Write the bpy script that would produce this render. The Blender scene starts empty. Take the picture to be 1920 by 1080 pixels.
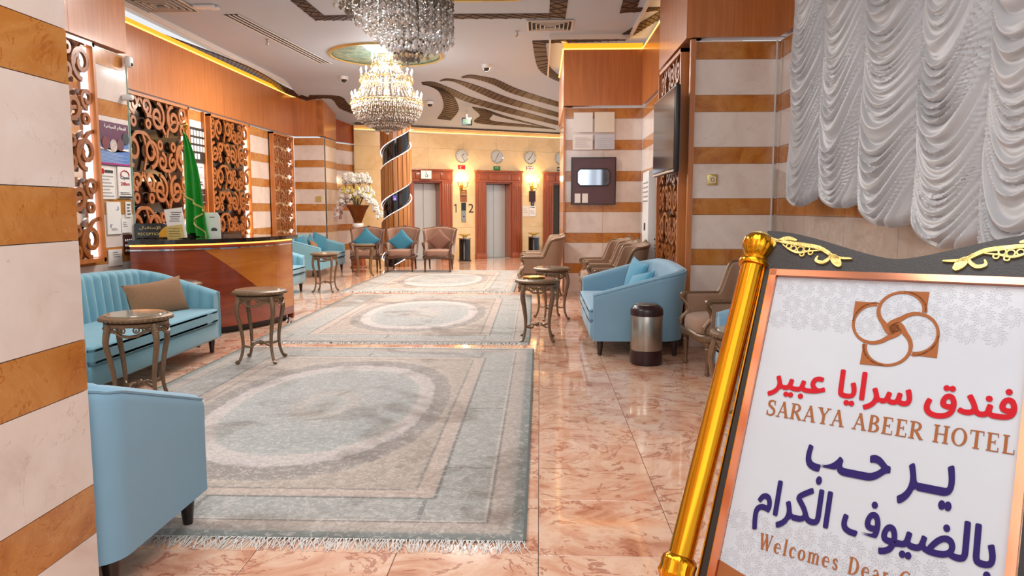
import bpy, bmesh, math, random
from math import sin, cos, pi, radians
from mathutils import Vector, Matrix
S = bpy.context.scene
COL = S.collection
random.seed(7)

# ------------------------------------------------------------------ camera
FPX, EYE = 1400.0, 1.45
pitch = math.atan(150 / FPX)
yaw = math.atan(52 / FPX * cos(pitch))
cd = bpy.data.cameras.new('camera')
cam = bpy.data.objects.new('camera', cd)
COL.objects.link(cam)
cam.location = (0, 0, EYE)
cam.rotation_euler = (pi / 2 - pitch, 0, yaw)
cd.sensor_width = 36
cd.lens = FPX / 1920 * 36
cd.clip_start = .05
S.camera = cam
_F = Vector((-sin(yaw) * cos(pitch), cos(yaw) * cos(pitch), -sin(pitch)))
_R = Vector((cos(yaw), sin(yaw), 0))
_U = _R.cross(_F)
def _ray(x, y): return _F + _R * ((x - 960) / FPX) - _U * ((y - 540) / FPX)
def onZ(x, y, z=0.0):
    r = _ray(x, y); t = (z - EYE) / r.z; return (r.x * t, r.y * t)
def onY(x, y, Y):
    r = _ray(x, y); t = Y / r.y; return (r.x * t, EYE + r.z * t)
def onX(x, y, X):
    r = _ray(x, y); t = X / r.x; return (r.y * t, EYE + r.z * t)

# ------------------------------------------------------------------ world, lights, exposure
W = bpy.data.worlds.new('world'); S.world = W; W.use_nodes = True
bgn = W.node_tree.nodes['Background']
bgn.inputs[0].default_value = (.93, .96, 1, 1)
bgn.inputs[1].default_value = .7
S.view_settings.view_transform = 'Standard'
S.view_settings.look = 'None'
S.view_settings.gamma = 1
S.view_settings.use_curve_mapping = False
S.view_settings.exposure = 0.4
def lamp(kind, loc, power, color=(1, 1, 1), size=.3, rot=(0, 0, 0), sy=None):
    l = bpy.data.lights.new('lamp', kind); l.energy = power; l.color = color
    if kind == 'AREA':
        l.size = size
        if sy: l.shape = 'RECTANGLE'; l.size_y = sy
    else: l.shadow_soft_size = size
    o = bpy.data.objects.new('fill_lamp' if kind == 'AREA' else 'bulb_light', l)  # area lamps are added fill, not fittings of the room
    o.location = loc; o.rotation_euler = rot; COL.objects.link(o)
    return o
# unseen fill lamps added above and around the viewpoint
lamp('AREA', (0, 1.2, 4.2), 75, (1, .98, .95), 2.4)
lamp('AREA', (-2.8, 4.6, 4.2), 70, (1, .98, .95), 1.5)
lamp('AREA', (0, -.8, 3.6), 50, (.95, .97, 1), 3.5, (radians(68), 0, 0))
# chandelier bulbs, then two added fill lamps just below the ceiling
lamp('POINT', (-1.42, 7.3, 3.5), 150, (.9, .95, 1), .5)
lamp('POINT', (-2.83, 14.0, 3.45), 75, (1, .95, .88), .6)
lamp('POINT', (-2.83, 14.0, 3.98), 60, (.62, .78, 1), .5)
lamp('AREA', (-.8, 15.6, 4.2), 55, (1, .96, .92), .9)
lamp('AREA', (-2.4, 9.6, 4.2), 90, (1, .98, .96), .9)
# added fill lamps, without fittings, over the reception and the lift lobby
lamp('AREA', (-3.9, 13.0, 4.2), 120, (1, .92, .82), .9)
lamp('AREA', (-1.6, 17.9, 3.9), 170, (1, .86, .70), .8)
lamp('AREA', (-1.2, 12.6, 4.2), 115, (1, .97, .93), .9)

# ------------------------------------------------------------------ helpers
def lin(h):
    if isinstance(h, str):
        h = h.lstrip('#'); c = [int(h[i:i + 2], 16) / 255 for i in (0, 2, 4)]
    else: c = [v / 255 for v in h]
    return tuple((v / 12.92 if v <= .04045 else ((v + .055) / 1.055) ** 2.4) for v in c) + (1,)

class V:
    """tiny expression builder for shader maths"""
    def __init__(s, nt, sock): s.nt, s.s = nt, sock
    def op(s, name, *a):
        n = s.nt.nodes.new('ShaderNodeMath'); n.operation = name
        s.nt.links.new(s.s, n.inputs[0])
        for i, b in enumerate(a):
            if isinstance(b, V): s.nt.links.new(b.s, n.inputs[i + 1])
            else: n.inputs[i + 1].default_value = b
        return V(s.nt, n.outputs[0])
    def __add__(s, b): return s.op('ADD', b)
    def __sub__(s, b): return s.op('SUBTRACT', b)
    def __mul__(s, b): return s.op('MULTIPLY', b)
    def __truediv__(s, b): return s.op('DIVIDE', b)
    def lt(s, b): return s.op('LESS_THAN', b)
    def gt(s, b): return s.op('GREATER_THAN', b)

def newmat(name):
    m = bpy.data.materials.new(name); m.use_nodes = True
    nt = m.node_tree; return m, nt, nt.nodes['Principled BSDF']
def N(nt, t, **k):
    n = nt.nodes.new(t)
    for a, b in k.items(): setattr(n, a, b)
    return n
def ramp(nt, fac, stops, interp='LINEAR'):
    r = N(nt, 'ShaderNodeValToRGB'); e = r.color_ramp; e.interpolation = interp
    while len(e.elements) < len(stops): e.elements.new(.5)
    for el, (p_, c) in zip(e.elements, stops): el.position = p_; el.color = lin(c)
    nt.links.new(fac, r.inputs[0]); return r.outputs[0]
def mixc(nt, fac, a, b, mode='MIX'):
    n = N(nt, 'ShaderNodeMix', data_type='RGBA', blend_type=mode)
    for i, v in ((0, fac), (6, a), (7, b)):
        if isinstance(v, bpy.types.NodeSocket): nt.links.new(v, n.inputs[i])
        elif isinstance(v, V): nt.links.new(v.s, n.inputs[i])
        else: n.inputs[i].default_value = v if i == 0 else (v if isinstance(v, tuple) else lin(v))
    return n.outputs[2]
def coords(nt, scale=(1, 1, 1), rnd=True):
    tc = N(nt, 'ShaderNodeTexCoord'); mp = N(nt, 'ShaderNodeMapping')
    mp.inputs['Scale'].default_value = scale
    if rnd:
        oi = N(nt, 'ShaderNodeObjectInfo'); mu = N(nt, 'ShaderNodeVectorMath', operation='SCALE')
        ad = N(nt, 'ShaderNodeVectorMath', operation='ADD')
        cb = N(nt, 'ShaderNodeCombineXYZ'); nt.links.new(oi.outputs['Random'], cb.inputs[0]); nt.links.new(oi.outputs['Random'], cb.inputs[2])
        nt.links.new(cb.outputs[0], mu.inputs[0]); mu.inputs['Scale'].default_value = 37
        nt.links.new(tc.outputs['Object'], ad.inputs[0]); nt.links.new(mu.outputs[0], ad.inputs[1])
        nt.links.new(ad.outputs[0], mp.inputs[0])
    else: nt.links.new(tc.outputs['Object'], mp.inputs[0])
    return mp.outputs[0]
def noise(nt, vec, scale, detail=5, rough=.6, dist=0.0):
    n = N(nt, 'ShaderNodeTexNoise'); nt.links.new(vec, n.inputs['Vector'])
    n.inputs['Scale'].default_value = scale; n.inputs['Detail'].default_value = detail
    n.inputs['Roughness'].default_value = rough; n.inputs['Distortion'].default_value = dist
    return n.outputs[0]
def bump(nt, b, h, s, d=.01):
    n = N(nt, 'ShaderNodeBump'); n.inputs['Strength'].default_value = s; n.inputs['Distance'].default_value = d
    nt.links.new(h, n.inputs['Height']); nt.links.new(n.outputs[0], b.inputs['Normal'])
def plain(name, c, rough=.5, metal=0.0, var=.0, vs=8, emit=None, es=0, bmp=0, bs=60, coat=0, sheen=0, alpha=1, scale=(1, 1, 1)):
    m, nt, b = newmat(name)
    b.inputs['Roughness'].default_value = rough; b.inputs['Metallic'].default_value = metal
    b.inputs['Coat Weight'].default_value = coat; b.inputs['Coat Roughness'].default_value = .05
    if sheen: b.inputs['Sheen Weight'].default_value = sheen; b.inputs['Sheen Roughness'].default_value = .4
    v = coords(nt, scale)
    c0 = lin(c)
    if var:
        lo = tuple(x * (1 - var) for x in c0[:3]) + (1,); hi = tuple(min(1, x * (1 + var)) for x in c0[:3]) + (1,)
        nt.links.new(mixc(nt, noise(nt, v, vs), lo, hi), b.inputs['Base Color'])
    else: b.inputs['Base Color'].default_value = c0
    if bmp: bump(nt, b, noise(nt, v, bs, 3), bmp)
    if emit: b.inputs['Emission Color'].default_value = lin(emit); b.inputs['Emission Strength'].default_value = es
    if alpha < 1: b.inputs['Alpha'].default_value = alpha
    return m

def marble(name, stops, vein, rough=.12, sc=2.2, veinw=.05, fleck=None):
    m, nt, b = newmat(name)
    v = coords(nt)
    n1 = noise(nt, v, sc, 8, .62, 1.2)
    c = ramp(nt, n1, stops)
    n2 = V(nt, noise(nt, v, sc * .9, 6, .6, 2.2))
    vm = (n2 - .5).op('ABSOLUTE').lt(veinw * .18)
    n3 = V(nt, noise(nt, v, sc * 1.6, 4, .6, .5)).gt(.5)
    c = mixc(nt, vm * n3 * .6, c, vein)
    if fleck:
        n4 = V(nt, noise(nt, v, sc * 9, 5, .7, 1.5)).gt(.60)
        c = mixc(nt, n4 * .32, c, fleck)
    nt.links.new(c, b.inputs['Base Color']); b.inputs['Roughness'].default_value = rough
    b.inputs['Coat Weight'].default_value = .3; b.inputs['Coat Roughness'].default_value = .03
    return m
M = {}
M['cream'] = marble('cream_marble', [(.25, '#d6c2b6'), (.45, '#e6d6cb'), (.6, '#ecded5'), (.8, '#dac8bd')], '#cdb5a6', .1, 2.0, .02)
M['amber'] = marble('amber_marble', [(.28, '#a55f28'), (.45, '#bd7835'), (.6, '#c98a48'), (.75, '#ae6a2a')], '#a4571c', .14, 3.5, .05, '#d9a060')
M['floor'] = marble('rose_marble', [(.3, '#b4765a'), (.42, '#d9a487'), (.55, '#e8c4aa'), (.7, '#d79c7c'), (.8, '#c98264')], '#9c4a32', .07, 2.6, .10, '#cf8e72')
M['lobby'] = marble('honey_marble', [(.3, '#dcb680'), (.5, '#e8c795'), (.7, '#e2be8a')], '#d0a56e', .22, 1.2, .02)
M['beige'] = marble('beige_marble', [(.3, '#b9a595'), (.5, '#cbb8a8'), (.7, '#c0ac9b')], '#e2d6ca', .2, 2.5, .05)

def wood(name, dark, light, rough=.3, sc=(14, 14, .9), coat=.3):
    m, nt, b = newmat(name)
    v = coords(nt, sc)
    n1 = noise(nt, v, 1.4, 6, .6, .7)
    c = ramp(nt, n1, [(.3, dark), (.7, light)])
    nt.links.new(c, b.inputs['Base Color']); b.inputs['Roughness'].default_value = rough
    b.inputs['Coat Weight'].default_value = coat; b.inputs['Coat Roughness'].default_value = .12
    return m
M['veneer'] = wood('orange_veneer', '#b0662f', '#c97d42')
M['cherry'] = wood('cherry_wood', '#86330f', '#a94a1a', .28)
M['lift_wood'] = wood('lift_wood', '#84381a', '#a5562a', .3)
M['counter_dark'] = wood('counter_wood', '#7a2e12', '#9c431c', .18, (.8, .8, 7), .6)
M['counter_light'] = wood('counter_gold_wood', '#b8641e', '#d0802c', .2, (.8, .8, 7), .5)
M['slat'] = wood('slat_wood', '#8a5228', '#b27a42', .35)
M['scroll'] = wood('scroll_wood', '#8c4a1c', '#a4602a', .35, (6, 6, 6), .2)
M['inlay'] = wood('inlay_wood', '#3a2820', '#57402f', .5, (5, 5, 5), 0)
M['inlay_line'] = plain('inlay_groove', '#20150f', .6)
M['white'] = plain('ceiling_white', '#bac5d2', .6, var=.05, vs=.8)
M['gypsum'] = plain('gypsum_trim', '#e6dfd6', .5)
M['black'] = plain('black_gloss', '#0a0808', .08, coat=.5)
M['blackmat'] = plain('black_satin', '#1c1818', .4)
M['granite'] = plain('black_granite', '#15100f', .08, var=.5, vs=60, coat=.5)
M['charcoal'] = plain('charcoal_board', '#231e1d', .42, bmp=.1, bs=200)
M['gold'] = plain('gold', '#dc9620', .16, 1.0, var=.1)
M['goldsoft'] = plain('gold_leaf', '#d8bf74', .3, .65, var=.15, vs=30, bmp=.3, bs=40)
M['brass'] = plain('brass', '#c89a40', .25, 1.0)
M['copper'] = plain('rose_gold', '#e59a78', .12, 1.0)
M['bronze'] = plain('bronze_wood', '#7c6148', .34, .35, var=.35, vs=30, bmp=.4, bs=70)
M['bronze_dark'] = plain('dark_bronze_wood', '#5d4030', .36, .3, var=.35, vs=30, bmp=.4, bs=70)
M['steel'] = plain('brushed_steel', '#a8a49c', .28, .9, var=.15, vs=3, scale=(20, 20, 1))
M['lift_steel'] = plain('lift_steel', '#c2c2be', .3, .4, var=.12, vs=1.5)
M['lift_dark'] = plain('dark_lift_steel', '#4c4034', .3, .6, var=.2, vs=1.5)
M['chrome'] = plain('chrome', '#c8c8c8', .08, 1.0)
M['plum'] = plain('plum_plastic', '#2c1418', .3)
M['blue'] = plain('blue_velvet', '#6c9fb0', .75, var=.12, vs=5, sheen=.35, bmp=.12, bs=9)
M['blue_pale'] = plain('pale_blue_velvet', '#7fa7be', .75, var=.07, vs=4, sheen=.3, bmp=.12, bs=7)
M['teal'] = plain('teal_cushion', '#2a7088', .75, var=.2, vs=12, sheen=.3, bmp=.2, bs=14)
M['midblue'] = plain('mid_blue_cushion', '#4e96b4', .75, var=.15, vs=9, sheen=.3, bmp=.2, bs=14)
M['tan'] = plain('tan_linen', '#8c6749', .85, var=.1, vs=30, bmp=.3, bs=16)
M['taupe'] = plain('taupe_velvet', '#96765f', .8, var=.14, vs=8, sheen=.3)
M['mauve'] = plain('mauve_velvet', '#8a6552', .8, var=.14, vs=8, sheen=.3)
M['mauve_dark'] = plain('dark_mauve_cushion', '#7a5242', .8, var=.14, vs=8)
M['leg'] = plain('dark_leg', '#22120e', .3, coat=.3)
M['onyx'] = plain('green_stone_top', '#908c7c', .1, var=.4, vs=18, coat=.5)
M['paper'] = plain('white_paper', '#f0ece6', .5)
M['ink'] = plain('ink', '#2c2828', .6)
M['grey_print'] = plain('grey_print', '#a8a4a4', .6)
M['led_warm'] = plain('warm_led_diffuser', '#a06820', .5, emit='#ff9c1c', es=1.1)
M['led_line'] = plain('warm_led_line', '#ffe090', .5, emit='#ffcf6a', es=1.6)
M['led_counter'] = plain('counter_led', '#ffb060', .5, emit='#ff9a40', es=3.0)
M['led_white'] = plain('white_led', '#fff4e0', .5, emit='#fff0d8', es=5)
M['led_cool'] = plain('cool_led', '#ffffff', .5, emit='#f4f6ff', es=2.2)
M['bulb'] = plain('bulb_glow', '#ffffff', .5, emit='#fff8f0', es=14)
M['bulb_warm'] = plain('warm_bulb_glow', '#ffe0a0', .5, emit='#ffc860', es=14)
M['champagne'] = plain('champagne_gold', '#cfb888', .28, .75, var=.3, vs=20)
M['plastic'] = plain('white_plastic', '#e4e4e2', .35)
M['vent'] = plain('vent_metal', '#cfcac4', .4, .2)
M['vent_dark'] = plain('vent_void', '#241f1e', .7)
M['green'] = plain('green_satin', '#1d9a2a', .4, var=.25, vs=6, sheen=.4)
M['green_gold'] = plain('gold_fringe', '#d6cf7a', .6)
M['pane'] = plain('greenish_glass_edge', '#a8d0c4', .08, alpha=.55)
M['redink'] = plain('red_print', '#b80018', .85)
M['purple'] = plain('purple_print', '#200a58', .85)
M['copperink'] = plain('copper_print', '#965628', .8)
M['sheet'] = plain('sign_sheet', '#bcc1c8', .16, var=.02)
M['sheet_line'] = plain('sheet_line', '#aaa8ae', .3)
M['spiral_black'] = plain('column_black_gloss', '#060608', .06, coat=.6)
M['screen'] = plain('screen', '#15131d', .12)
M['leaf'] = plain('dark_leaf', '#38442a', .6, var=.3)
M['petal'] = plain('white_petal', '#e8e4dc', .6, var=.06)
M['petal_yellow'] = plain('yellow_petal', '#dcc66a', .6, var=.2)
M['petal_pink'] = plain('pink_petal', '#c8a49a', .6, var=.2)
M['mural'] = marble('green_mural', [(.3, '#3f5c50'), (.45, '#6c8a78'), (.6, '#85947c'), (.75, '#4a6c64')], '#d8d4b0', .5, 3, .1, '#c0b070')

def crystal():
    m, nt, b = newmat('crystal')
    oi = N(nt, 'ShaderNodeNewGeometry')
    c = ramp(nt, oi.outputs['Random Per Island'], [(0, '#6c6052'), (.2, '#948a7e'), (.4, '#c4bcb4'), (.6, '#e8e4e0'), (.8, '#ffffff'), (.93, '#d8bc90'), (1, '#8a6a48')])  # crystal sparkle put into the colour: random bead tones, dark to white
    nt.links.new(c, b.inputs['Base Color'])
    b.inputs['Metallic'].default_value = .45; b.inputs['Roughness'].default_value = .1
    return m
M['crystal'] = crystal()

class B:
    """collects geometry, build() links it as one mesh object"""
    def __init__(s): s.v = []; s.f = []; s.mi = []; s.cur = 0
    def add(s, vs, fs, M_=None):
        o = len(s.v)
        s.v += [tuple(M_ @ Vector(p)) if M_ else tuple(p) for p in vs]
        for f in fs: s.f.append(tuple(i + o for i in f)); s.mi.append(s.cur)
        return s
    def box(s, c, d, rz=0, rot=None):
        x, y, z = (k / 2 for k in d)
        vs = [(-x, -y, -z), (x, -y, -z), (x, y, -z), (-x, y, -z), (-x, -y, z), (x, -y, z), (x, y, z), (-x, y, z)]
        R_ = rot.to_4x4() if rot else Matrix.Rotation(rz, 4, 'Z')
        return s.add(vs, [(0, 3, 2, 1), (4, 5, 6, 7), (0, 1, 5, 4), (1, 2, 6, 5), (2, 3, 7, 6), (3, 0, 4, 7)], Matrix.Translation(c) @ R_)
    def rbox(s, c, d, r=.02, seg=3, rz=0, rot=None, puff=0):
        bm = bmesh.new(); bmesh.ops.create_cube(bm, size=1)
        for v in bm.verts: v.co = Vector((v.co.x * d[0], v.co.y * d[1], v.co.z * d[2]))
        if puff: bmesh.ops.subdivide_edges(bm, edges=bm.edges[:], cuts=7, use_grid_fill=True)
        sharp = [e for e in bm.edges if len(e.link_faces) == 2 and e.calc_face_angle(0) > .5]
        bmesh.ops.bevel(bm, geom=sharp, offset=min(r, min(d) * .49), segments=seg, profile=.5, affect='EDGES')
        if puff:
            for v in bm.verts:
                k = max(0, 1 - (2 * v.co.x / d[0]) ** 2) * max(0, 1 - (2 * v.co.y / d[1]) ** 2)
                if v.co.z > 0: v.co.z += puff * k ** .6
        R_ = rot.to_4x4() if rot else Matrix.Rotation(rz, 4, 'Z')
        bm.verts.index_update()
        s.add([v.co[:] for v in bm.verts], [[v.index for v in f.verts] for f in bm.faces], Matrix.Translation(c) @ R_)
        bm.free(); return s
    def tube(s, pts, r, n=8, closed=False, squash=None, caps=True):
        P = [Vector(p) for p in pts]; L = len(P); rr = r if isinstance(r, (list, tuple)) else [r] * L
        up = None; rings = []
        for i in range(L):
            a = P[(i - 1) % L] if (closed or i > 0) else P[i]; b = P[(i + 1) % L] if (closed or i < L - 1) else P[i]
            t = (b - a)
            t = t.normalized() if t.length > 1e-9 else Vector((0, 0, 1))
            if up is None:
                up = Vector((0, 0, 1)) if abs(t.z) < .9 else Vector((0, 1, 0))
            u = (up - t * up.dot(t)); u = u.normalized() if u.length > 1e-6 else t.orthogonal().normalized()
            w = t.cross(u); up = u
            sq = squash or 1
            rings.append([P[i] + (u * cos(2 * pi * k / n) + w * sin(2 * pi * k / n) * sq) * rr[i] for k in range(n)])
        vs = [p for g in rings for p in g]; fs = []
        for i in range(L if closed else L - 1):
            j = (i + 1) % L
            for k in range(n): fs.append((i * n + k, i * n + (k + 1) % n, j * n + (k + 1) % n, j * n + k))
        if not closed and caps: fs += [tuple(range(n))[::-1], tuple(range((L - 1) * n, L * n))]
        return s.add(vs, fs)
    def lathe(s, prof, n=24, c=(0, 0, 0), mod=None, M_=None, cap=True):
        vs = []; fs = []
        for (r, z) in prof:
            for k in range(n):
                a = 2 * pi * k / n; q = r * (mod(a, z) if mod else 1)
                vs.append((c[0] + q * cos(a), c[1] + q * sin(a), c[2] + z))
        for i in range(len(prof) - 1):
            for k in range(n): fs.append((i * n + k, i * n + (k + 1) % n, (i + 1) * n + (k + 1) % n, (i + 1) * n + k))
        if cap and prof[0][0] > 1e-5: fs.append(tuple(range(n))[::-1])
        if cap and prof[-1][0] > 1e-5: fs.append(tuple(range((len(prof) - 1) * n, len(prof) * n)))
        return s.add(vs, fs, M_)
    def prism(s, poly, t0, t1, mp):
        """poly in (u,v); mp(u,v,t)->xyz"""
        n = len(poly)
        vs = [mp(u, v, t0) for u, v in poly] + [mp(u, v, t1) for u, v in poly]
        fs = [tuple(range(n))[::-1], tuple(range(n, 2 * n))] + [(k, (k + 1) % n, n + (k + 1) % n, n + k) for k in range(n)]
        return s.add(vs, fs)
    def ribbon(s, pts, w, t0, t1, mp, closed=False):
        L = len(pts); Lft = []; Rgt = []
        for i in range(L):
            a = pts[(i - 1) % L] if (closed or i > 0) else pts[i]; b = pts[(i + 1) % L] if (closed or i < L - 1) else pts[i]
            dx, dy = b[0] - a[0], b[1] - a[1]; q = math.hypot(dx, dy) or 1
            ww = (w[i] if isinstance(w, (list, tuple)) else w) / 2
            Lft.append((pts[i][0] - dy / q * ww, pts[i][1] + dx / q * ww)); Rgt.append((pts[i][0] + dy / q * ww, pts[i][1] - dx / q * ww))
        vs = []
        for l, r_ in zip(Lft, Rgt): vs += [mp(*l, t0), mp(*r_, t0), mp(*r_, t1), mp(*l, t1)]
        fs = []
        for i in range(L if closed else L - 1):
            j = (i + 1) % L
            for k in range(4): fs.append((4 * i + k, 4 * i + (k + 1) % 4, 4 * j + (k + 1) % 4, 4 * j + k))
        if not closed: fs += [(3, 2, 1, 0), (4 * L - 4, 4 * L - 3, 4 * L - 2, 4 * L - 1)]
        return s.add(vs, fs)
    def grid(s, fn, nu, nv, cu=False):
        vs = [fn(i / (nu if cu else nu), j / nv) for j in range(nv + 1) for i in range(nu if cu else nu + 1)]
        w = nu if cu else nu + 1
        fs = [(j * w + i, j * w + (i + 1) % w, (j + 1) * w + (i + 1) % w, (j + 1) * w + i) for j in range(nv) for i in range(nu)]
        return s.add(vs, fs)
    def sphere(s, c, r, n=8, m=6, sc=(1, 1, 1)):
        pr = [(max(1e-6, sin(pi * i / m)), -cos(pi * i / m)) for i in range(m + 1)]
        vs = []; fs = []
        for a, z in pr:
            for k in range(n): vs.append((c[0] + r * sc[0] * a * cos(2 * pi * k / n), c[1] + r * sc[1] * a * sin(2 * pi * k / n), c[2] + r * sc[2] * z))
        for i in range(m):
            for k in range(n): fs.append((i * n + k, i * n + (k + 1) % n, (i + 1) * n + (k + 1) % n, (i + 1) * n + k))
        return s.add(vs, fs)
    def octa(s, c, r, h):
        x, y, z = c; a = random.random() * 1.5
        vs = [(x, y, z - h), (x, y, z + h)] + [(x + r * cos(a + k * pi / 2), y + r * sin(a + k * pi / 2), z) for k in range(4)]
        return s.add(vs, [(0, 3, 2), (0, 4, 3), (0, 5, 4), (0, 2, 5), (1, 2, 3), (1, 3, 4), (1, 4, 5), (1, 5, 2)])
    def mesh(s, name, smooth=True, ang=38):
        me = bpy.data.meshes.new(name); me.from_pydata(s.v, [], s.f); me.validate()
        bm = bmesh.new(); bm.from_mesh(me)
        bmesh.ops.recalc_face_normals(bm, faces=bm.faces[:]); bm.to_mesh(me); bm.free()
        if smooth:
            me.polygons.foreach_set('use_smooth', [True] * len(me.polygons)); me.set_sharp_from_angle(angle=radians(ang))
        return me
    def build(s, name, mat, parent=None, smooth=True, ang=38, label=None, kind=None):
        me = s.mesh(name, smooth, ang)
        for m in (mat if isinstance(mat, list) else [mat]): me.materials.append(M[m] if isinstance(m, str) else m)
        if isinstance(mat, list) and len(me.polygons) == len(s.mi): me.polygons.foreach_set('material_index', s.mi)
        return link(name, me, parent, label, kind)
def link(name, me, parent=None, label=None, kind=None):
    o = bpy.data.objects.new(name, me); COL.objects.link(o)
    if parent: o.parent = parent
    if label: o['label'] = label
    if kind: o['kind'] = kind
    return o
def tag(o, label, cat, group=None):
    o['label'] = label; o['category'] = cat
    if group: o['group'] = group
    return o
def T(name, label, cat, loc=(0, 0, 0), rz=0, group=None):
    o = bpy.data.objects.new(name, None); COL.objects.link(o); o.empty_display_size = .1
    o.location = loc; o.rotation_euler = (0, 0, rz); return tag(o, label, cat, group)
def copy_tree(o, parent=None):
    c = o.copy(); COL.objects.link(c)
    if parent: c.parent = parent
    for ch in list(o.children): copy_tree(ch, c)
    return c
def clone(o, label, loc, rz, group=None, sc=None):
    c = copy_tree(o); c.location = loc; c.rotation_euler = (0, 0, rz); c['label'] = label
    if group: c['group'] = group
    if sc: c.scale = sc
    return c
def ST(o): o['kind'] = 'structure'; return o
def bez(pts, n=8):
    """Catmull-Rom through points"""
    P = [Vector(p) for p in pts]; out = []
    for i in range(len(P) - 1):
        a = P[max(0, i - 1)]; b = P[i]; c = P[i + 1]; d = P[min(len(P) - 1, i + 2)]
        for k in range(n):
            t = k / n
            out.append(.5 * ((2 * b) + (c - a) * t + (2 * a - 5 * b + 4 * c - d) * t * t + (3 * b - a - 3 * c + d) * t ** 3))
    out.append(P[-1]); return [tuple(p) for p in out]
def spiral(cx, cy, R, a0, turns, r1=.25, n=26):
    return [(cx + R * (1 - (1 - r1) * i / n) * cos(a0 + turns * 2 * pi * i / n), cy + R * (1 - (1 - r1) * i / n) * sin(a0 + turns * 2 * pi * i / n)) for i in range(n + 1)]
def frame_M(A, Bp):
    """local x along A->B, local y = outward normal (to the right of travel), z up"""
    d = Vector((Bp[0] - A[0], Bp[1] - A[1], 0)); L = d.length; d.normalize()
    return math.atan2(d.y, d.x), L
_slab = {}
def slab_mesh(w, h, mat, t=.02):
    k = (round(w, 3), round(h, 3), mat, t)
    if k not in _slab:
        b = B(); b.box((0, 0, 0), (w, t, h)); me = b.mesh('slab', False); me.materials.append(M[mat]); _slab[k] = me
    return _slab[k]
AM = [(.34 + .52 * k - .0, .34 + .52 * k + .168) for k in range(-1, 7)]
def stripe_wall(name, A, Bp, z1=3.12, cw=1.15, core=.12, bands=AM, gap=.003):
    """marble clad wall; the visible face lies on the line A->B, on its right-hand side"""
    ang, L = frame_M(A, Bp)
    o = B().box((L / 2, core / 2 + .021, (z1) / 2), (L, core, z1)).build(name, 'gypsum', smooth=False)
    o.location = (A[0], A[1], 0); o.rotation_euler = (0, 0, ang); ST(o)
    zs = []; z = 0.0
    for a, b in bands:
        if b <= 0 or a >= z1: continue
        a = max(a, 0)
        if a > z + .01: zs.append((z, a, 'cream'))
        zs.append((a, min(b, z1), 'amber')); z = min(b, z1)
    if z < z1 - .01: zs.append((z, z1, 'cream'))
    n = max(1, round(L / cw)); w = L / n
    for (a, b, m) in zs:
        for i in range(n):
            q = link('marble_slab', slab_mesh(w - gap, b - a - gap, m), o); q.location = ((i + .5) * w, .01, (a + b) / 2)
    return o
def wood_box(name, A, Bp, z0, z1, out=.0, th=.14, mat='veneer', n=1, inner=True):
    """row of veneer panels above the marble"""
    ang, L = frame_M(A, Bp); w = L / n
    o = B().box((L / 2, th / 2 + .02 - out, (z0 + z1) / 2), (L, th, z1 - z0)).build(name, 'veneer', smooth=False)
    o.location = (A[0], A[1], 0); o.rotation_euler = (0, 0, ang); ST(o)
    for i in range(n):
        q = link('veneer_panel', slab_mesh(w - .004, z1 - z0, mat), o); q.location = ((i + .5) * w, .01 - out, (z0 + z1) / 2)
    return o

# ================================================================== FLOOR
CEIL = 4.25
fl = ST(B().box((-1.2, 10.5, -.06), (14, 30, .1)).build('floor', 'blackmat', smooth=False))
tm = B().rbox((0, 0, -.005), (.597, .597, .01), .0015, 1).mesh('tile', False); tm.materials.append(M['floor'])
for j in range(2, 16):
    for i in range(-7, 4):
        q = link('tile', tm, fl); q.location = (i * .6 + .3, j * .6 + .3, 0)
far = B()
for j in range(-4, 41):
    for i in range(-13, 9):
        if 2 <= j < 16 and -7 <= i < 4: continue
        far.box((i * .6 + .3, j * .6 + .3, -.005), (.597, .597, .01))
far.build('tile_field', 'floor', fl, False, kind='stuff')

# ================================================================== WALLS
# near left pier, right beside the viewpoint
near = [(a - .04, b - .03) for a, b in AM]
stripe_wall('wall_left', (-1.575, -1.2), (-1.575, 2.5), 4.2, 1.85, bands=near + [(3.42, 3.6)], core=.9)
# reception wall, near part with posters
stripe_wall('wall_left', (-4.6, 4.2), (-4.6, 8.33), 3.12, 1.0)
wood_box('wall_left', (-4.6, 4.2), (-4.6, 8.33), 3.15, 4.06, .03, n=4)
B().box((-4.62, 8.35, 1.56), (.06, .012, 3.1)).build('trim_1', 'pane', smooth=False)['kind'] = 'structure'
# reception back wall
stripe_wall('wall_left', (-5.9, 8.0), (-5.9, 17.9), 3.12, 1.25)
wood_box('wall_left', (-5.9, 8.0), (-5.9, 17.9), 3.15, 4.06, .03, n=5)
# pilaster and the slanted wall beyond it
stripe_wall('wall_left', (-5.88, 17.9), (-5.16, 17.9), 3.12, .8)
stripe_wall('wall_left', (-5.16, 17.921), (-5.16, 19.0), 3.12, 1.1)
stripe_wall('wall_left', (-5.42, 18.9), (-4.0, 22.3), 3.12, 1.2)
wood_box('wall_left', (-5.88, 17.9), (-5.14, 17.9), 3.15, 4.06, .03, mat='veneer')
wood_box('wall_left', (-5.14, 17.87), (-5.14, 18.95), 3.15, 4.06, 0, mat='veneer')
wood_box('wall_left', (-5.42, 18.9), (-4.0, 22.3), 3.15, 4.06, .03, mat='cherry', n=3)
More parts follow.
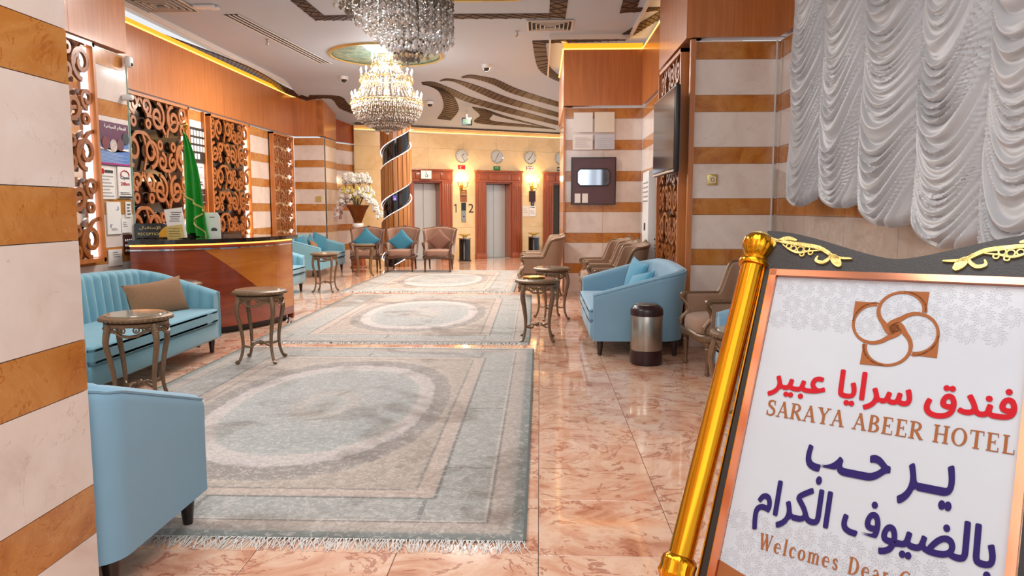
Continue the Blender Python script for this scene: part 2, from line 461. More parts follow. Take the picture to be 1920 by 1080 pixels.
# right pier with the socket, its returns, and the block with the television
stripe_wall('wall_right', (1.56, 7.8), (2.42, 7.8), 3.12, .9)
wood_box('wall_right', (1.52, 7.8), (2.6, 7.8), 3.15, 4.3, .04, mat='veneer')
stripe_wall('wall_right', (1.56, 8.0), (1.56, 7.821), 3.12, .2)
for x in (1.56, 2.37):
    B().box((x, 7.79, 1.56), (.012, .02, 3.12)).build('trim_2', 'plastic', smooth=False)['kind'] = 'structure'
ST(B().box((1.62, 8.78, 1.56), (.1, 1.6, 3.12)).build('wall_right', 'blackmat', smooth=False))
wood_box('wall_right', (1.5, 9.55), (1.5, 7.8), 3.15, 4.3, .03, n=2)
stripe_wall('wall_right', (1.72, 12.8), (1.72, 9.55), 3.12, 1.1)
wood_box('wall_right', (1.72, 12.8), (1.72, 9.55), 3.15, 4.06, .03, n=3)
# far right pier
stripe_wall('wall_right', (.42, 12.8), (1.72, 12.8), 3.12, .65)
wood_box('wall_right', (.39, 12.8), (1.72, 12.8), 3.15, 4.06, .04, n=1)
stripe_wall('wall_right', (.42, 16.0), (.42, 12.821), 3.12, 1.1)
wood_box('wall_right', (.39, 16.0), (.39, 12.8), 3.15, 4.06, .0, n=3)
for x, y in ((.41, 12.785),):
    B().box((x, y, 1.56), (.03, .03, 3.12)).build('trim_3', 'veneer', smooth=False)['kind'] = 'structure'
B().box((1.535, 7.79, 1.56), (.05, .06, 3.14)).build('trim_4', 'veneer', smooth=False)['kind'] = 'structure'

# window wall: marble below a sloping sill, dark glazing above it
def yz(y, z, t): return (t, y, z)
yA, yB = 7.8, 1.6
def sill(y): return 1.83 - (7.7 - y) * (1.83 - 1.18) / (7.7 - 4.05)
wr = ST(B().prism([(1.0, 0), (7.8, 0), (7.8, sill(7.8)), (1.0, sill(1.0))], 2.42, 2.62, yz).build('wall_right', 'gypsum', smooth=False))
edges = [7.8, 6.9, 6.0, 5.1, 4.2, 3.3, 2.4, 1.0]
zl = [0, .34, .508, .86, 1.028, 1.38, 1.548, 1.9]
for i in range(7):
    y1, y0 = edges[i] - .002, edges[i + 1] + .002
    for k in range(7):
        z0, z1 = zl[k] + .0015, zl[k + 1] - .0015
        poly = [(y0, z0), (y1, z0)]
        if sill(y1) < z0 + .01: continue
        top1 = min(z1, sill(y1)); poly.append((y1, top1))
        if sill(y0) < z1 and sill(y1) > z1:
            yc = 7.7 - (1.83 - z1) * 3.65 / .65
            if y0 < yc < y1: poly.append((yc, z1))
        if sill(y0) > z0: poly.append((y0, min(z1, sill(y0))))
        else:
            yc = 7.7 - (1.83 - z0) * 3.65 / .65; poly[0] = (yc, z0)
        B().prism(poly, 2.40, 2.419, yz).build('marble_slab', 'amber' if k in (1, 3, 5) else 'beige', wr, False)
w1 = B().prism([(1.0, sill(1.0) + .07), (6.86, sill(6.86) + .07), (6.86, 4.25), (1.0, 4.25)], 2.52, 2.54, yz).build('window_1', 'screen', smooth=False); ST(w1)
B().prism([(1.0, sill(1.0)), (6.86, sill(6.86)), (6.86, sill(6.86) + .035), (1.0, sill(1.0) + .035)], 2.36, 2.6, yz).build('window_sill', 'beige', w1, False)
B().prism([(1.0, sill(1.0) + .035), (6.86, sill(6.86) + .035), (6.86, sill(6.86) + .10), (1.0, sill(1.0) + .10)], 2.40, 2.6, yz).build('window_frame', 'leg', w1, False)
for y in (7.0, 5.6, 4.2, 2.8):
    B().box((2.49, y, 2.9), (.06, .06, 2.7)).build('window_mullion', 'leg', w1, False)

wq = stripe_wall('wall_right', (2.405, 7.79), (2.405, 6.87), 3.12, .92, core=.1)
wood_box('wall_right', (2.405, 7.79), (2.405, 6.87), 3.15, 4.24, .02)
# lift lobby wall, turned about 27 degrees
EA = Vector((-3.49, 20.6, 0)); ED = Vector((3.6, 1.8, 0)).normalized(); ELEN = 7.2
ES = Vector((EA.x, EA.y, 0)) - ED * 1.6
EANG = math.atan2(ED.y, ED.x)
def es(px, off=0.0):
    """distance along the lobby wall of picture column px"""
    r = _ray(px, 400); n = Vector((ED.y, -ED.x, 0)); P0 = ES + n * off
    t = (P0.x * n.x + P0.y * n.y) / (r.x * n.x + r.y * n.y)
    return (Vector((r.x * t, r.y * t, 0)) - ES).dot(ED)
wb = ST(B().box((ELEN / 2, .45, 1.9), (ELEN, .1, 3.8)).build('wall_back', 'gypsum', smooth=False))
wb.location = ES; wb.rotation_euler = (0, 0, EANG)
def ez(px, y):
    r = _ray(px, y); n = Vector((ED.y, -ED.x, 0)); t = (ES.x * n.x + ES.y * n.y) / (r.x * n.x + r.y * n.y)
    return EYE + r.z * t
f2a, f2b = es(891), es(976.6); fw = f2b - f2a; pw = es(909.6) - f2a
f1b = es(847); f3a = es(1018)
frames = [(f1b - fw, f1b), (f2a, f2b), (f3a, f3a + fw)]
FH = ez(930, 323)
LP = [(0, frames[0][0]), (frames[0][1], frames[1][0]), (frames[1][1], frames[2][0]), (frames[2][1], ELEN)]
for a, b in LP:
    if b - a < .05: continue
    for k, (z0, z1) in enumerate(((0, .9), (.9, 1.8), (1.8, FH))):
        q = link('marble_slab', slab_mesh(b - a - .003, z1 - z0 - .003, 'lobby', .42), wb); q.location = ((a + b) / 2, .21, (z0 + z1) / 2)
n_ = 7
for k in range(n_):
    for z0, z1 in ((FH, FH + .62), (FH + .62, 3.62)):
        q = link('marble_slab', slab_mesh(ELEN / n_ - .003, z1 - z0 - .003, 'lobby', .42), wb); q.location = ((k + .5) * ELEN / n_, .21, (z0 + z1) / 2)
for i, (a, b) in enumerate(frames):
    d = bpy.data.objects.new('door_%d' % (i + 1), None); COL.objects.link(d); ST(d)
    d.location = ES + ED * a; d.rotation_euler = (0, 0, EANG)
    ow = b - a; IH = ez(930, 342)
    for s_, x0 in ((0, 0), (1, ow - pw)):
        pb = B(); pb.box((x0 + pw / 2, -.02, IH / 2), (pw, .1, IH))
        nf = 5
        for k in range(nf): pb.rbox((x0 + pw * (k + .75) / (nf + .5), -.075, IH / 2 + .06), (pw / nf * .55, .03, IH - .26), .012, 2)
        pb.rbox((x0 + pw / 2, -.04, .07), (pw + .03, .16, .14), .015, 2)
        pb.build('pilaster', 'lift_wood', d)
    B().box((ow / 2, -.02, (FH + IH) / 2), (ow + .02, .12, FH - IH)).build('lintel', 'lift_wood', d, False)
    for x0, x1 in ((.06, .24), (.26, .74), (.76, .94)):
        B().rbox(((x0 + x1) / 2 * ow, -.09, (FH + IH) / 2), ((x1 - x0) * ow, .03, (FH - IH) * .62), .012, 2).build('lintel_panel', 'lift_wood', d)
    B().rbox((ow / 2, -.06, FH + .02), (ow + .05, .16, .05), .015, 2).build('cornice', 'lift_wood', d)
    for x in (pw + .02, ow - pw - .02):
        B().box((x, .2, IH / 2), (.04, .42, IH)).build('jamb', 'lift_wood', d, False)
    B().box((ow / 2, .2, IH - .02), (ow - 2 * pw, .42, .04)).build('head_jamb', 'lift_wood', d, False)
    lw = (ow - 2 * pw - .08) / 2
    for k in (0, 1):
        B().rbox((pw + .04 + lw * (k + .5), .37, IH / 2 - .03), (lw - .006, .03, IH - .06), .004, 1).build('door_leaf', 'lift_dark' if i == 2 else 'lift_steel', d)
    B().box((ow / 2, .2, .006), (ow - 2 * pw, .42, .01)).build('threshold', 'steel', d, False)

# ================================================================== CEILING
SL = 16.6
def ceil_z(x, y):
    """flat, then falling towards the lift lobby"""
    if y <= SL: return CEIL
    n = Vector((ED.y, -ED.x)); dist = (ES.x * n.x + ES.y * n.y) - (x * n.x + y * n.y)
    # distance still to go to the lobby wall, measured along y
    ywall = ES.y + (x - ES.x) * ED.y / ED.x
    k = min(1, max(0, (y - SL) / max(.3, ywall - SL)))
    return CEIL - .62 * k
cb = B()
nx, ny = 24, 60
X0, X1, Y0 = -5.62, 2.9, -.8
def cg(u, v):
    x = X0 + (X1 - X0) * u; yw = min(23.9, ES.y + (x - ES.x) * ED.y / ED.x + .02); y = Y0 + (yw - Y0) * v
    return (x, y, ceil_z(x, y))
cb.grid(cg, nx, ny)
ce = cb.build('ceiling', 'white', smooth=True, ang=20); ST(ce)
B().box((-1.4, 10, 4.6), (10.4, 30, .05)).build('ceiling', 'gypsum', smooth=False)['kind'] = 'structure'
# coves: glowing strip over the panels, pale lip at the ceiling edge
def cove(A, Bp, right=.06, z0=4.07, z1=4.17, mat='led_warm'):
    ang, L = frame_M(A, Bp)
    o = bpy.data.objects.new('trim_5', None); COL.objects.link(o); ST(o); o.location = (A[0], A[1], 0); o.rotation_euler = (0, 0, ang)
    B().box((L / 2, .06, (z0 + z1) / 2), (L, .02, z1 - z0)).build('led_diffuser', mat, o, False)
    B().box((L / 2, .035, z0 + .004), (L, .09, .008)).build('led_strip', 'led_line', o, False)
cove((-5.87, 8.33), (-5.87, 17.87)); cove((-5.87, 17.87), (-5.14, 17.87)); cove((-5.42, 18.95), (-4.0, 22.3), mat='gypsum')
cove((.39, 12.76), (1.70, 12.76)); cove((1.69, 12.78), (1.69, 9.4)); cove((.38, 15.5), (.38, 12.76))
cove((-4.55, 4.2), (-4.55, 8.33))
def lip(pts, w=.03, z0=4.17, z1=4.27, mat='gypsum'):
    B().ribbon(pts, w, z0, z1, lambda u, v, t: (u, v, t)).build('trim_6', mat, smooth=False)['kind'] = 'structure'
lip([(-5.62, 7.9), (-5.62, 17.6), (-4.9, 17.6), (-4.9, 18.6), (-4.2, 20.4)])
lip([(.16, 16), (.16, 12.5), (1.45, 12.5), (1.45, 9.7)])
# lobby cornice: dark line, light strip and shadow gap
cn = bpy.data.objects.new('trim_7', None); COL.objects.link(cn); ST(cn); cn.location = ES; cn.rotation_euler = (0, 0, EANG)
B().box((ELEN / 2, -.10, 3.63), (ELEN, .2, .02)).build('cornice_board', 'gypsum', cn, False)
B().box((ELEN / 2, -.215, 3.64), (ELEN, .03, .05)).build('dark_line', 'inlay', cn, False)
B().box((ELEN / 2, -.03, 3.50), (ELEN, .05, .03)).build('picture_rail', 'gypsum', cn, False)
B().box((ELEN / 2, -.045, 3.525), (ELEN, .03, .012)).build('led_strip', 'led_line', cn, False)

# brown wooden inlays on the ceiling, each with its grooves
def onC(x, y):
    X, Y = onZ(x, y, CEIL)
    if Y <= SL: return (X, Y, CEIL)
    r = _ray(x, y); lo, hi = 5.0, 26.0
    for _ in range(40):
        t = (lo + hi) / 2; X, Y, Z = r.x * t, r.y * t, EYE + r.z * t
        if Z > ceil_z(X, Y): hi = t
        else: lo = t
    return (X, Y, ceil_z(X, Y))
def inlay(Lp, Rp, n=8, grooves=10, cross=False, curve=True):
    """band between two picture outlines, laid on the ceiling"""
    L3 = [onC(*p) for p in Lp]; R3 = [onC(*p) for p in Rp]
    if curve: L3 = bez(L3, n); R3 = bez(R3, n)
    b = B(); m = len(L3)
    for i in range(m - 1):
        q = [L3[i], R3[i], R3[i + 1], L3[i + 1]]
        b.add([(p[0], p[1], p[2] - .012) for p in q] + [(p[0], p[1], p[2] + .01) for p in q], [(0, 1, 2, 3), (4, 5, 1, 0), (5, 6, 2, 1), (6, 7, 3, 2), (7, 4, 0, 3)])
    o = b.build('inlay_band', 'inlay', ce, False)
    g = B()
    def P(u, v):
        k = v * (m - 1); i = min(m - 2, int(k)); f = k - i
        a = Vector(L3[i]).lerp(Vector(L3[i + 1]), f); c = Vector(R3[i]).lerp(Vector(R3[i + 1]), f); q = a.lerp(c, u); return (q.x, q.y, q.z - .0145)
    for i in range(grooves):
        v0 = (i + .5) / grooves; h = .5 / grooves
        if cross: g.tube([P(0, v0 - h), P(1, v0 + h)], .006, 3); g.tube([P(1, v0 - h), P(0, v0 + h)], .006, 3)
        else: g.tube([P(0, v0), P(1, v0)], .008, 3)
    g.build('groove', 'inlay_line', o, False)
inlay([(238, 40), (400, 99), (480, 132), (535, 163), (580, 183)], [(238, 49), (400, 108), (470, 141), (530, 172), (576, 188)], 4, 42)
inlay([(580, 178), (637, 180), (654, 196), (672, 208)], [(576, 187), (620, 184), (636, 202), (668, 215)], 3, 14)
inlay([(545, 0), (591, 37)], [(573, 0), (608, 29)], 4, 4, True, False)
inlay([(591, 37), (660, 37)], [(608, 29), (660, 28)], 4, 4, True, False)
inlay([(840, 34), (1060, 33)], [(840, 26), (1030, 25)], 4, 8, True, False)
inlay([(1060, 33), (1065, 0)], [(1030, 25), (1031, 0)], 4, 3, True, False)
inlay([(1162, 23), (1168, 0)], [(1194, 14), (1199, 0)], 4, 2, True, False)
inlay([(1162, 23), (1238, 19)], [(1194, 14), (1238, 13)], 4, 3, True, False)
inlay([(1238, 20), (1155, 70), (1000, 76)], [(1240, 33), (1172, 75), (1024, 80)], 6, 20, True, False)
inlay([(998, 76), (1008, 125), (1030, 144), (1056, 155)], [(1023, 80), (1029, 120), (1042, 136), (1058, 147)], 5, 18)
inlay([(865, 144), (884, 140), (930, 148), (975, 168), (1058, 194)], [(866, 145), (890, 147), (925, 158), (965, 176), (1058, 203)], 6, 26)
inlay([(824, 150), (845, 147), (900, 162), (960, 185), (1058, 214)], [(825, 151), (850, 152), (890, 170), (950, 194), (1058, 222)], 6, 28)
inlay([(790, 154), (812, 153), (845, 165), (885, 182), (960, 203), (1058, 230)], [(792, 158), (815, 162), (842, 175), (875, 190), (950, 211), (1058, 237)], 6, 30)
inlay([(792, 156), (822, 170), (832, 200), (820, 222)], [(830, 164), (850, 180), (860, 205), (845, 225)], 8, 22)
inlay([(885, 200), (912, 205), (950, 218), (1042, 242)], [(886, 201), (925, 214), (960, 224), (1042, 243)], 5, 14)
inlay([(886, 202), (900, 216), (894, 230), (990, 238), (1042, 242)], [(915, 206), (924, 214), (922, 226), (990, 234), (1042, 243)], 5, 16)
# round medallion with green mural and gold rim
med = T('ceiling_medallion', 'round green mural in the ceiling with a thin gold rim above the candle chandelier', 'ceiling medallion', (-2.83, 14.0, CEIL))
B().lathe([(0, -.004), (1.0, -.004), (1.0, .02), (0, .02)], 64).build('mural', 'mural', med)
B().lathe([(.985, -.02), (1.0, -.035), (1.03, -.035), (1.04, -.01), (1.04, 0)], 64, cap=False).build('rim', 'goldsoft', med)
x0, x1 = -2.0, -.30
sk = T('ceiling_panel', 'rectangular patterned ceiling panel in a gold frame beyond the near chandelier', 'ceiling panel', ((x0 + x1) / 2, 9.9, CEIL))
B().box((0, 0, -.01), (x1 - x0, .9, .02)).build('panel', 'mural', sk, False)
fr = B()
for s_ in (-1, 1):
    fr.rbox(((x1 - x0) / 2 * s_, 0, -.02), (.05, .95, .05), .01, 1); fr.rbox((0, .45 * s_, -.02), (x1 - x0, .05, .05), .01, 1)
fr.build('gold_frame', 'goldsoft', sk)

# ------------------------------------------------------------------ lattice screens
def lattice(name, label, A, Bp, z0, z1, led='right', seed=1, back='black', holes=1.0, pitchw=.74, ledm='led_white'):
    ang, L = frame_M(A, Bp); Hh = z1 - z0
    t = T(name, label, 'screen', (A[0], A[1], z0), ang, 'scroll screens')
    mp = lambda u, v, w_: (u, -w_, v)
    B().box((L / 2, -.012, Hh / 2), (L, .02, Hh)).build('back_panel', back, t, False)
    fb = B()
    fb.box((.02, -.055, Hh / 2), (.04, .11, Hh)); fb.box((L - .02, -.055, Hh / 2), (.04, .11, Hh)); fb.box((L / 2, -.055, .02), (L, .11, .04)); fb.box((L / 2, -.055, Hh - .02), (L, .11, .04))
    fb.build('side_frame', 'veneer', t, False)
    rs = random.Random(seed); sb = B(); T0, T1 = .055, .085
    nc = max(1, round(L / pitchw)); cw = L / nc; nr = max(2, round(Hh / (cw * .72))); rh = Hh / nr
    wd = .052 * cw / .74 * 1.15
    for c in range(nc):
        for r in range(nr):
            cx, cy = (c + .5) * cw, (r + .5) * rh; fl_ = 1 if (c + r) % 2 else -1; up = 1 if r % 2 else -1
            R1 = min(cw * .30, rh * .42)
            sb.ribbon(spiral(cx - fl_ * cw * .16, cy, R1, pi / 2 * up, 1.35 * fl_), wd, T0, T1, mp)
            sb.ribbon(spiral(cx + fl_ * cw * .27, cy + rh * .22 * up, R1 * .62, -pi / 2 * up, -1.25 * fl_), wd * .9, T0, T1, mp)
            ring = [(cx + fl_ * cw * .22 + wd * 1.0 * cos(a * pi / 6), cy - rh * .24 * up + wd * 1.0 * sin(a * pi / 6)) for a in range(12)]
            sb.ribbon(ring, wd * .8, T0, T1 - .003, mp, True)
            p0 = (cx - fl_ * cw * .5, cy - rh * .5 * up); p1 = (cx + fl_ * cw * .5, cy + rh * .45 * up)
            cv = [(p0[0] + (p1[0] - p0[0]) * k / 14, p0[1] + (p1[1] - p0[1]) * k / 14 + sin(pi * 2 * k / 14) * rh * .16) for k in range(15)]
            sb.ribbon(cv, wd * .85, T0, T1 - .006, mp)
            if (c + r) % 2: sb.ribbon([(cx - fl_ * cw * .45 + sin(k / 12 * pi) * cw * .12 * fl_, cy - rh * .5 + rh * k / 12) for k in range(13)], wd * .75, T0, T1 - .009, mp)
    # keep inside the frame
    sb.v = [(min(max(x, .01), L - .01), y, min(max(z, .01), Hh - .01)) for x, y, z in sb.v]
    sb.build('scrollwork', 'scroll', t)
    if led:
        x = L - .055 if led == 'right' else .055
        for xx in ((x,) if led != 'both' else (.055, L - .055)):
            B().box((xx, -.035, Hh / 2), (.07, .02, Hh - .1)).build('led_strip', ledm, t, False)
    return t
lattice('scroll_screen', 'narrow glowing wooden scroll screen beside the poster wall', (-4.6, 7.02), (-4.6, 7.58), .9, 3.1, 'right', 3, 'chrome', pitchw=.56, ledm='led_cool')
lattice('scroll_screen', 'widest dark scroll screen directly behind the green flag', (-5.9, 10.15), (-5.9, 12.35), .9, 3.1, 'right', 1, pitchw=.73)
lattice('scroll_screen', 'scroll screen right of the price poster, lit down its right edge', (-5.9, 13.15), (-5.9, 14.95), .9, 3.1, 'right', 2, pitchw=.6, ledm='led_white')
lattice('scroll_screen', 'brightly lit scroll screen nearest the square pilaster', (-5.9, 16.25), (-5.9, 17.6), .6, 3.1, 'both', 5, 'lobby', pitchw=.45, ledm='led_cool')
lattice('scroll_screen', 'dark scroll screen behind the wall television', (1.57, 9.5), (1.57, 8.02), .35, 3.1, None, 6, pitchw=.5)
for y in (12.45, 13.05):
    B().box((-5.87, y, 1.56), (.05, .05, 3.1)).build('trim_8', 'veneer', smooth=False)['kind'] = 'structure'

# ================================================================== FURNITURE BUILDERS
def upath(w, d, r, na=8, ns=10):
    """U in plan, open towards -y, from the left arm front to the right arm front"""
    h = w / 2; f = -d / 2; b = d / 2; P = []
    for i in range(ns): P.append((-h, f + (b - r - f) * i / ns))
    for i in range(na + 1): a = pi - (pi / 2) * i / na; P.append((-h + r + r * cos(a), b - r + r * sin(a)))
    m = max(6, int((w - 2 * r) / .05))
    for i in range(1, m): P.append((-h + r + (w - 2 * r) * i / m, b))
    for i in range(na + 1): a = pi / 2 - (pi / 2) * i / na; P.append((h - r + r * cos(a), b - r + r * sin(a)))
    for i in range(1, ns + 1): P.append((h, b - r - (b - r - f) * i / ns))
    return P
def shell(P, H, z0, th, lean=0.0, chan=None, lf=None):
    """padded wall along plan path P with top heights H; returns B and the top centre line"""
    L = len(P); b = B(); top = []; s_ = 0; S_ = [0]
    for i in range(1, L): s_ += math.hypot(P[i][0] - P[i - 1][0], P[i][1] - P[i - 1][1]); S_.append(s_)
    ring = 0
    for i in range(L):
        a = P[max(0, i - 1)]; c = P[min(L - 1, i + 1)]; dx, dy = c[0] - a[0], c[1] - a[1]; q = math.hypot(dx, dy)
        n = (-dy / q, dx / q)  # outward (path runs clockwise seen from above)
        z1 = H[i]; r = th / 2
        prof = [(r, z0), (r, z0 + (z1 - r - z0) * .33), (r, z0 + (z1 - r - z0) * .66)] + [(r * cos(k * pi / 8), z1 - r + r * sin(k * pi / 8)) for k in range(9)] + [(-r, z0 + (z1 - r - z0) * .66), (-r, z0 + (z1 - r - z0) * .33), (-r, z0)]
        if chan:
            bulge = abs(sin(pi * S_[i] / chan)) ** .6 * .028
            prof = [(o - (bulge if o < -r * .6 else 0), z) for o, z in prof]
        for o, z in prof:
            k = lean * (lf[i] if lf else 1) * max(0, z - .4); b.v.append((P[i][0] + n[0] * (o + k), P[i][1] + n[1] * (o + k), z))
        ring = len(prof); k = lean * (lf[i] if lf else 1) * max(0, z1 - .4)
        top.append((P[i][0] + n[0] * (k + r * .8), P[i][1] + n[1] * (k + r * .8), z1 - r * .35))
    for i in range(L - 1):
        for k in range(ring):
            b.f.append((i * ring + k, i * ring + (k + 1) % ring, (i + 1) * ring + (k + 1) % ring, (i + 1) * ring + k)); b.mi.append(0)
    b.f.append(tuple(range(ring))[::-1]); b.f.append(tuple(range((L - 1) * ring, L * ring))); b.mi += [0, 0]
    return b, top
def sm(x): x = max(0, min(1, x)); return x * x * (3 - 2 * x)

def tub_sofa(name, label, cat, loc, rz, w, d=.88, mat='blue', chan=None, group=None, back=.86, front=.62, midleg=False, rc_=.2, lean=.10):
    t = T(name, label, cat, loc, rz, group); th = .12
    P = upath(w - th, d - th, rc_, 8, 14)
    if chan:   # finer sampling for the channels
        Q = [];
        for a, c in zip(P[:-1], P[1:]):
            k = max(1, int(math.hypot(c[0] - a[0], c[1] - a[1]) / .012))
            Q += [(a[0] + (c[0] - a[0]) * i / k, a[1] + (c[1] - a[1]) * i / k) for i in range(k)]
        P = Q + [P[-1]]
    f = -(d - th) / 2; bk = (d - th) / 2
    H = [front + (back - .03 - front) * min(1, (y - f) / (bk - f)) + (.03 * sm(1 - abs(x) / (w / 2) * .9) if y > bk - .03 else 0) for x, y in P]
    b, top = shell(P, H, .15, th, lean, chan); b.build('shell', mat, t, ang=60)
    B().tube(top, .007, 5).build('piping', mat, t)
    for s_ in (-1, 1):
        x = s_ * (w - th) / 2
        B().tube([(x + s_ * .052, f - .002, .16), (x + s_ * .052, f - .002, front - .05), (x + s_ * .02, f - .002, front - .008)], .006, 5).build('piping', mat, t)
    iw = w - 2 * th
    B().rbox((0, -.03, .235), (iw + .02, d - .13, .17), .025, 3).build('base', mat, t)
    B().rbox((0, -.045, .385), (iw + .01, d - .13, .14), .035, 4, puff=.02).build('seat_cushion', mat, t)
    lg = B(); lg.lathe([(.020, 0), (.036, .152)], 14); lm = lg.mesh('leg'); lm.materials.append(M['leg'])
    xs = [-(w / 2 - .065), w / 2 - .065] + ([0] if midleg else [])
    for x in xs:
        for y in (-d / 2 + .13, d / 2 - .1): link('leg', lm, t).location = (x, y, 0)
    return t

def bergere(name, label, loc, rz, mat='taupe', frame='bronze', group=None):
    t = T(name, label, 'armchair', loc, rz, group)
    P = upath(.60, .56, .11, 8, 30); f, bk = -.28, .28
    H = []
    for x, y in P:
        k = sm((y - .02) / .17) ** .8
        H.append(.655 + (.29 * k) + (.055 * (1 - (x / .30) ** 2) if y > bk - .05 else 0))
    LF = [sm((y + .05) / .3) if abs(x) > .2 else 1 for x, y in P]
    b, top = shell(P, H, .40, .055, .14, None, LF); b.build('upholstery', mat, t, ang=60)
    # carved show-wood rail along the top edge, dropping to the seat in front of each arm
    rail = [(x * .995, y * .995, z + .012) for x, y, z in top]
    def arm(s_): return bez([(s_ * .325, -.30, .655), (s_ * .325, -.325, .62), (s_ * .305, -.28, .56), (s_ * .29, -.27, .50), (s_ * .30, -.33, .43), (s_ * .30, -.335, .38)], 4)
    B().tube(arm(-1)[::-1] + rail + arm(1), .020, 8).build('carved_rail', frame, t)
    for s_ in (-1, 1):
        q = B(); q.lathe([(.0, -.026), (.026, -.022), (.03, 0), (.026, .022), (0, .026)], 10, (0, 0, 0), M_=Matrix.Translation((s_ * .325, -.315, .645)) @ Matrix.Rotation(pi / 2, 4, 'Y'))
        q.build('arm_scroll', frame, t)
    cr = B()
    zt = max(p[2] for p in top)
    for k in range(-3, 4): cr.sphere((k * .028, bk + .10, zt + .035 - abs(k) * .008), .020 - abs(k) * .002, 6, 4)
    cr.build('crest', frame, t)
    # rolled apron with a bowed front
    ap = [(-.30, .26), (-.32, -.1), (-.31, -.30), (-.2, -.345), (0, -.37), (.2, -.345), (.31, -.30), (.32, -.1), (.30, .26)]
    A3 = bez([(x, y, .335 + (.012 * cos(x * 14))) for x, y in ap], 5)
    B().tube(A3, [.034] * len(A3), 8, squash=.6).build('apron', frame, t)
    def seat(u, v):
        a = u * 2 * pi; c, s_ = cos(a), sin(a)
        ex = .29 * math.copysign(abs(c) ** .55, c); ey = .32 * math.copysign(abs(s_) ** .6, s_) - .01
        if v < .5: k = 1 if v > .01 else .9; z = .34 + .13 * v * 2; r = k + .035 * sin(v * 2 * pi)
        else: r = 1 - ((v - .5) * 2) ** 2; r = math.sqrt(max(0, 1 - ((v - .5) * 2) ** 2)); z = .47 + .045 * (v - .5) * 2
        return (ex * r, ey * r - .02, z)
    B().grid(seat, 28, 12, True).build('seat_cushion', mat, t)
    lg = B(); lg.lathe([(.010, 0), (.020, .012), (.022, .03), (.014, .045), (.015, .06), (.024, .22), (.030, .235), (.022, .25), (.034, .27), (.034, .33)], 12, mod=lambda a, z: 1 + (.07 * cos(8 * a) if .06 <= z <= .22 else 0))
    lm = lg.mesh('leg'); lm.materials.append(M[frame])
    for x, y in ((-.28, -.29), (.28, -.29)): link('leg', lm, t).location = (x, y, 0)
    for x in (-.26, .26):
        B().tube(bez([(x, .24, .34), (x, .27, .2), (x, .33, .02)], 4), [.026, .025, .024, .023, .022, .02, .018, .017, .016], 7).build('leg', frame, t)
    return t

def gueridon(label, loc, rz=0, group='carved gueridon tables', top='onyx', frame='bronze', sc=1):
    t = T('side_table', label, 'side table', loc, rz, group)
    tp = B(); tp.lathe([(.17, .632), (.222, .636), (.238, .645), (.245, .655), (.243, .667), (.232, .674), (.215, .680), (.205, .676), (.2, .668)], 40); tp.build('tabletop_rim', frame, t)
    B().lathe([(.203, .655), (.203, .682), (.198, .686), (0, .686)], 36).build('stone_inset', top, t)
    bd = B()
    for k in range(40):
        a = 2 * pi * k / 40; bd.sphere((.243 * cos(a), .243 * sin(a), .651), .0085, 5, 3)
    bd.build('beading', frame, t, kind='stuff')
    # pierced carved apron: two rings joined by scrolls
    ap = B()
    ap.lathe([(.2, .628), (.214, .628), (.214, .606), (.2, .606), (.2, .628)], 36)
    for k in range(4):
        a0 = pi / 2 * k
        arch = [(.208 * cos(a0 + pi / 2 * u), .208 * sin(a0 + pi / 2 * u), .535 + .045 * sin(pi * u) + .008 * cos(6 * pi * u)) for u in [i / 12 for i in range(13)]]
        ap.tube(arch, .011, 6)
        for c in range(5):
            a = a0 + pi / 2 * (.14 + .18 * c); zz = .588; rr = .019
            ap.tube([((.208) * cos(a + rr * cos(q) / .208), .208 * sin(a + rr * cos(q) / .208), zz + rr * sin(q)) for q in [i * pi / 4 for i in range(8)]], .0065, 5, True)
            ap.sphere((.214 * cos(a), .214 * sin(a), zz - .001), .009, 5, 3)
    ap.build('carved_apron', frame, t)
    pts = bez([(.205, 0, .62), (.226, 0, .55), (.232, 0, .48), (.205, 0, .36), (.185, 0, .24), (.185, 0, .14), (.21, 0, .05), (.238, 0, .018), (.25, 0, .03)], 4)
    rr = []
    for i in range(len(pts)):
        k = i / (len(pts) - 1); rr.append(.026 - .012 * min(1, k * 1.6) + (.006 if k > .88 else 0))
    lb = B(); lb.tube(pts, rr, 8)
    for z in (.57, .54, .51): lb.sphere((.235, 0, z), .014, 6, 4)
    lb.sphere((.235, 0, .018), .018, 6, 4)
    lm = lb.mesh('leg'); lm.materials.append(M[frame])
    for k in range(4): link('leg', lm, t).rotation_euler = (0, 0, pi / 2 * k + pi / 4)
    st = B()
    for k in range(4):
        a = pi / 2 * k + pi / 4
        st.tube(bez([(.188 * cos(a), .188 * sin(a), .17), (.12 * cos(a + .25), .12 * sin(a + .25), .15), (.06 * cos(a), .06 * sin(a), .175), (0, 0, .17)], 4), .0105, 6)
    st.sphere((0, 0, .175), .026, 8, 6); st.build('stretcher', frame, t)
    return t

def cushion(label, loc, size, mat, rot, name='cushion', cat='cushion', group=None, th=.13):
    t_ = B(); w, h = size
    for sgn in (1, -1):
        def fn(u, v, sgn=sgn):
            a, b_ = 2 * u - 1, 2 * v - 1
            k = (1 - a * a) ** .45 * (1 - b_ * b_) ** .45 if abs(a) < 1 and abs(b_) < 1 else 0
            pin = 1 - .10 * (1 - abs(b_) ** 2) * abs(a) ** 3; pin2 = 1 - .10 * (1 - abs(a) ** 2) * abs(b_) ** 3
            wr_ = .012 * sin(5 * a + 3 * b_) * k * (abs(a) + abs(b_))
            return (a * w / 2 * pin, sgn * (th / 2 * k + wr_ * (1 if sgn > 0 else 0)), b_ * h / 2 * pin2)
        t_.grid(fn, 18, 18)
    o = t_.build(name, mat, ang=80); o.location = loc; o.rotation_euler = rot
    return tag(o, label, cat, group)

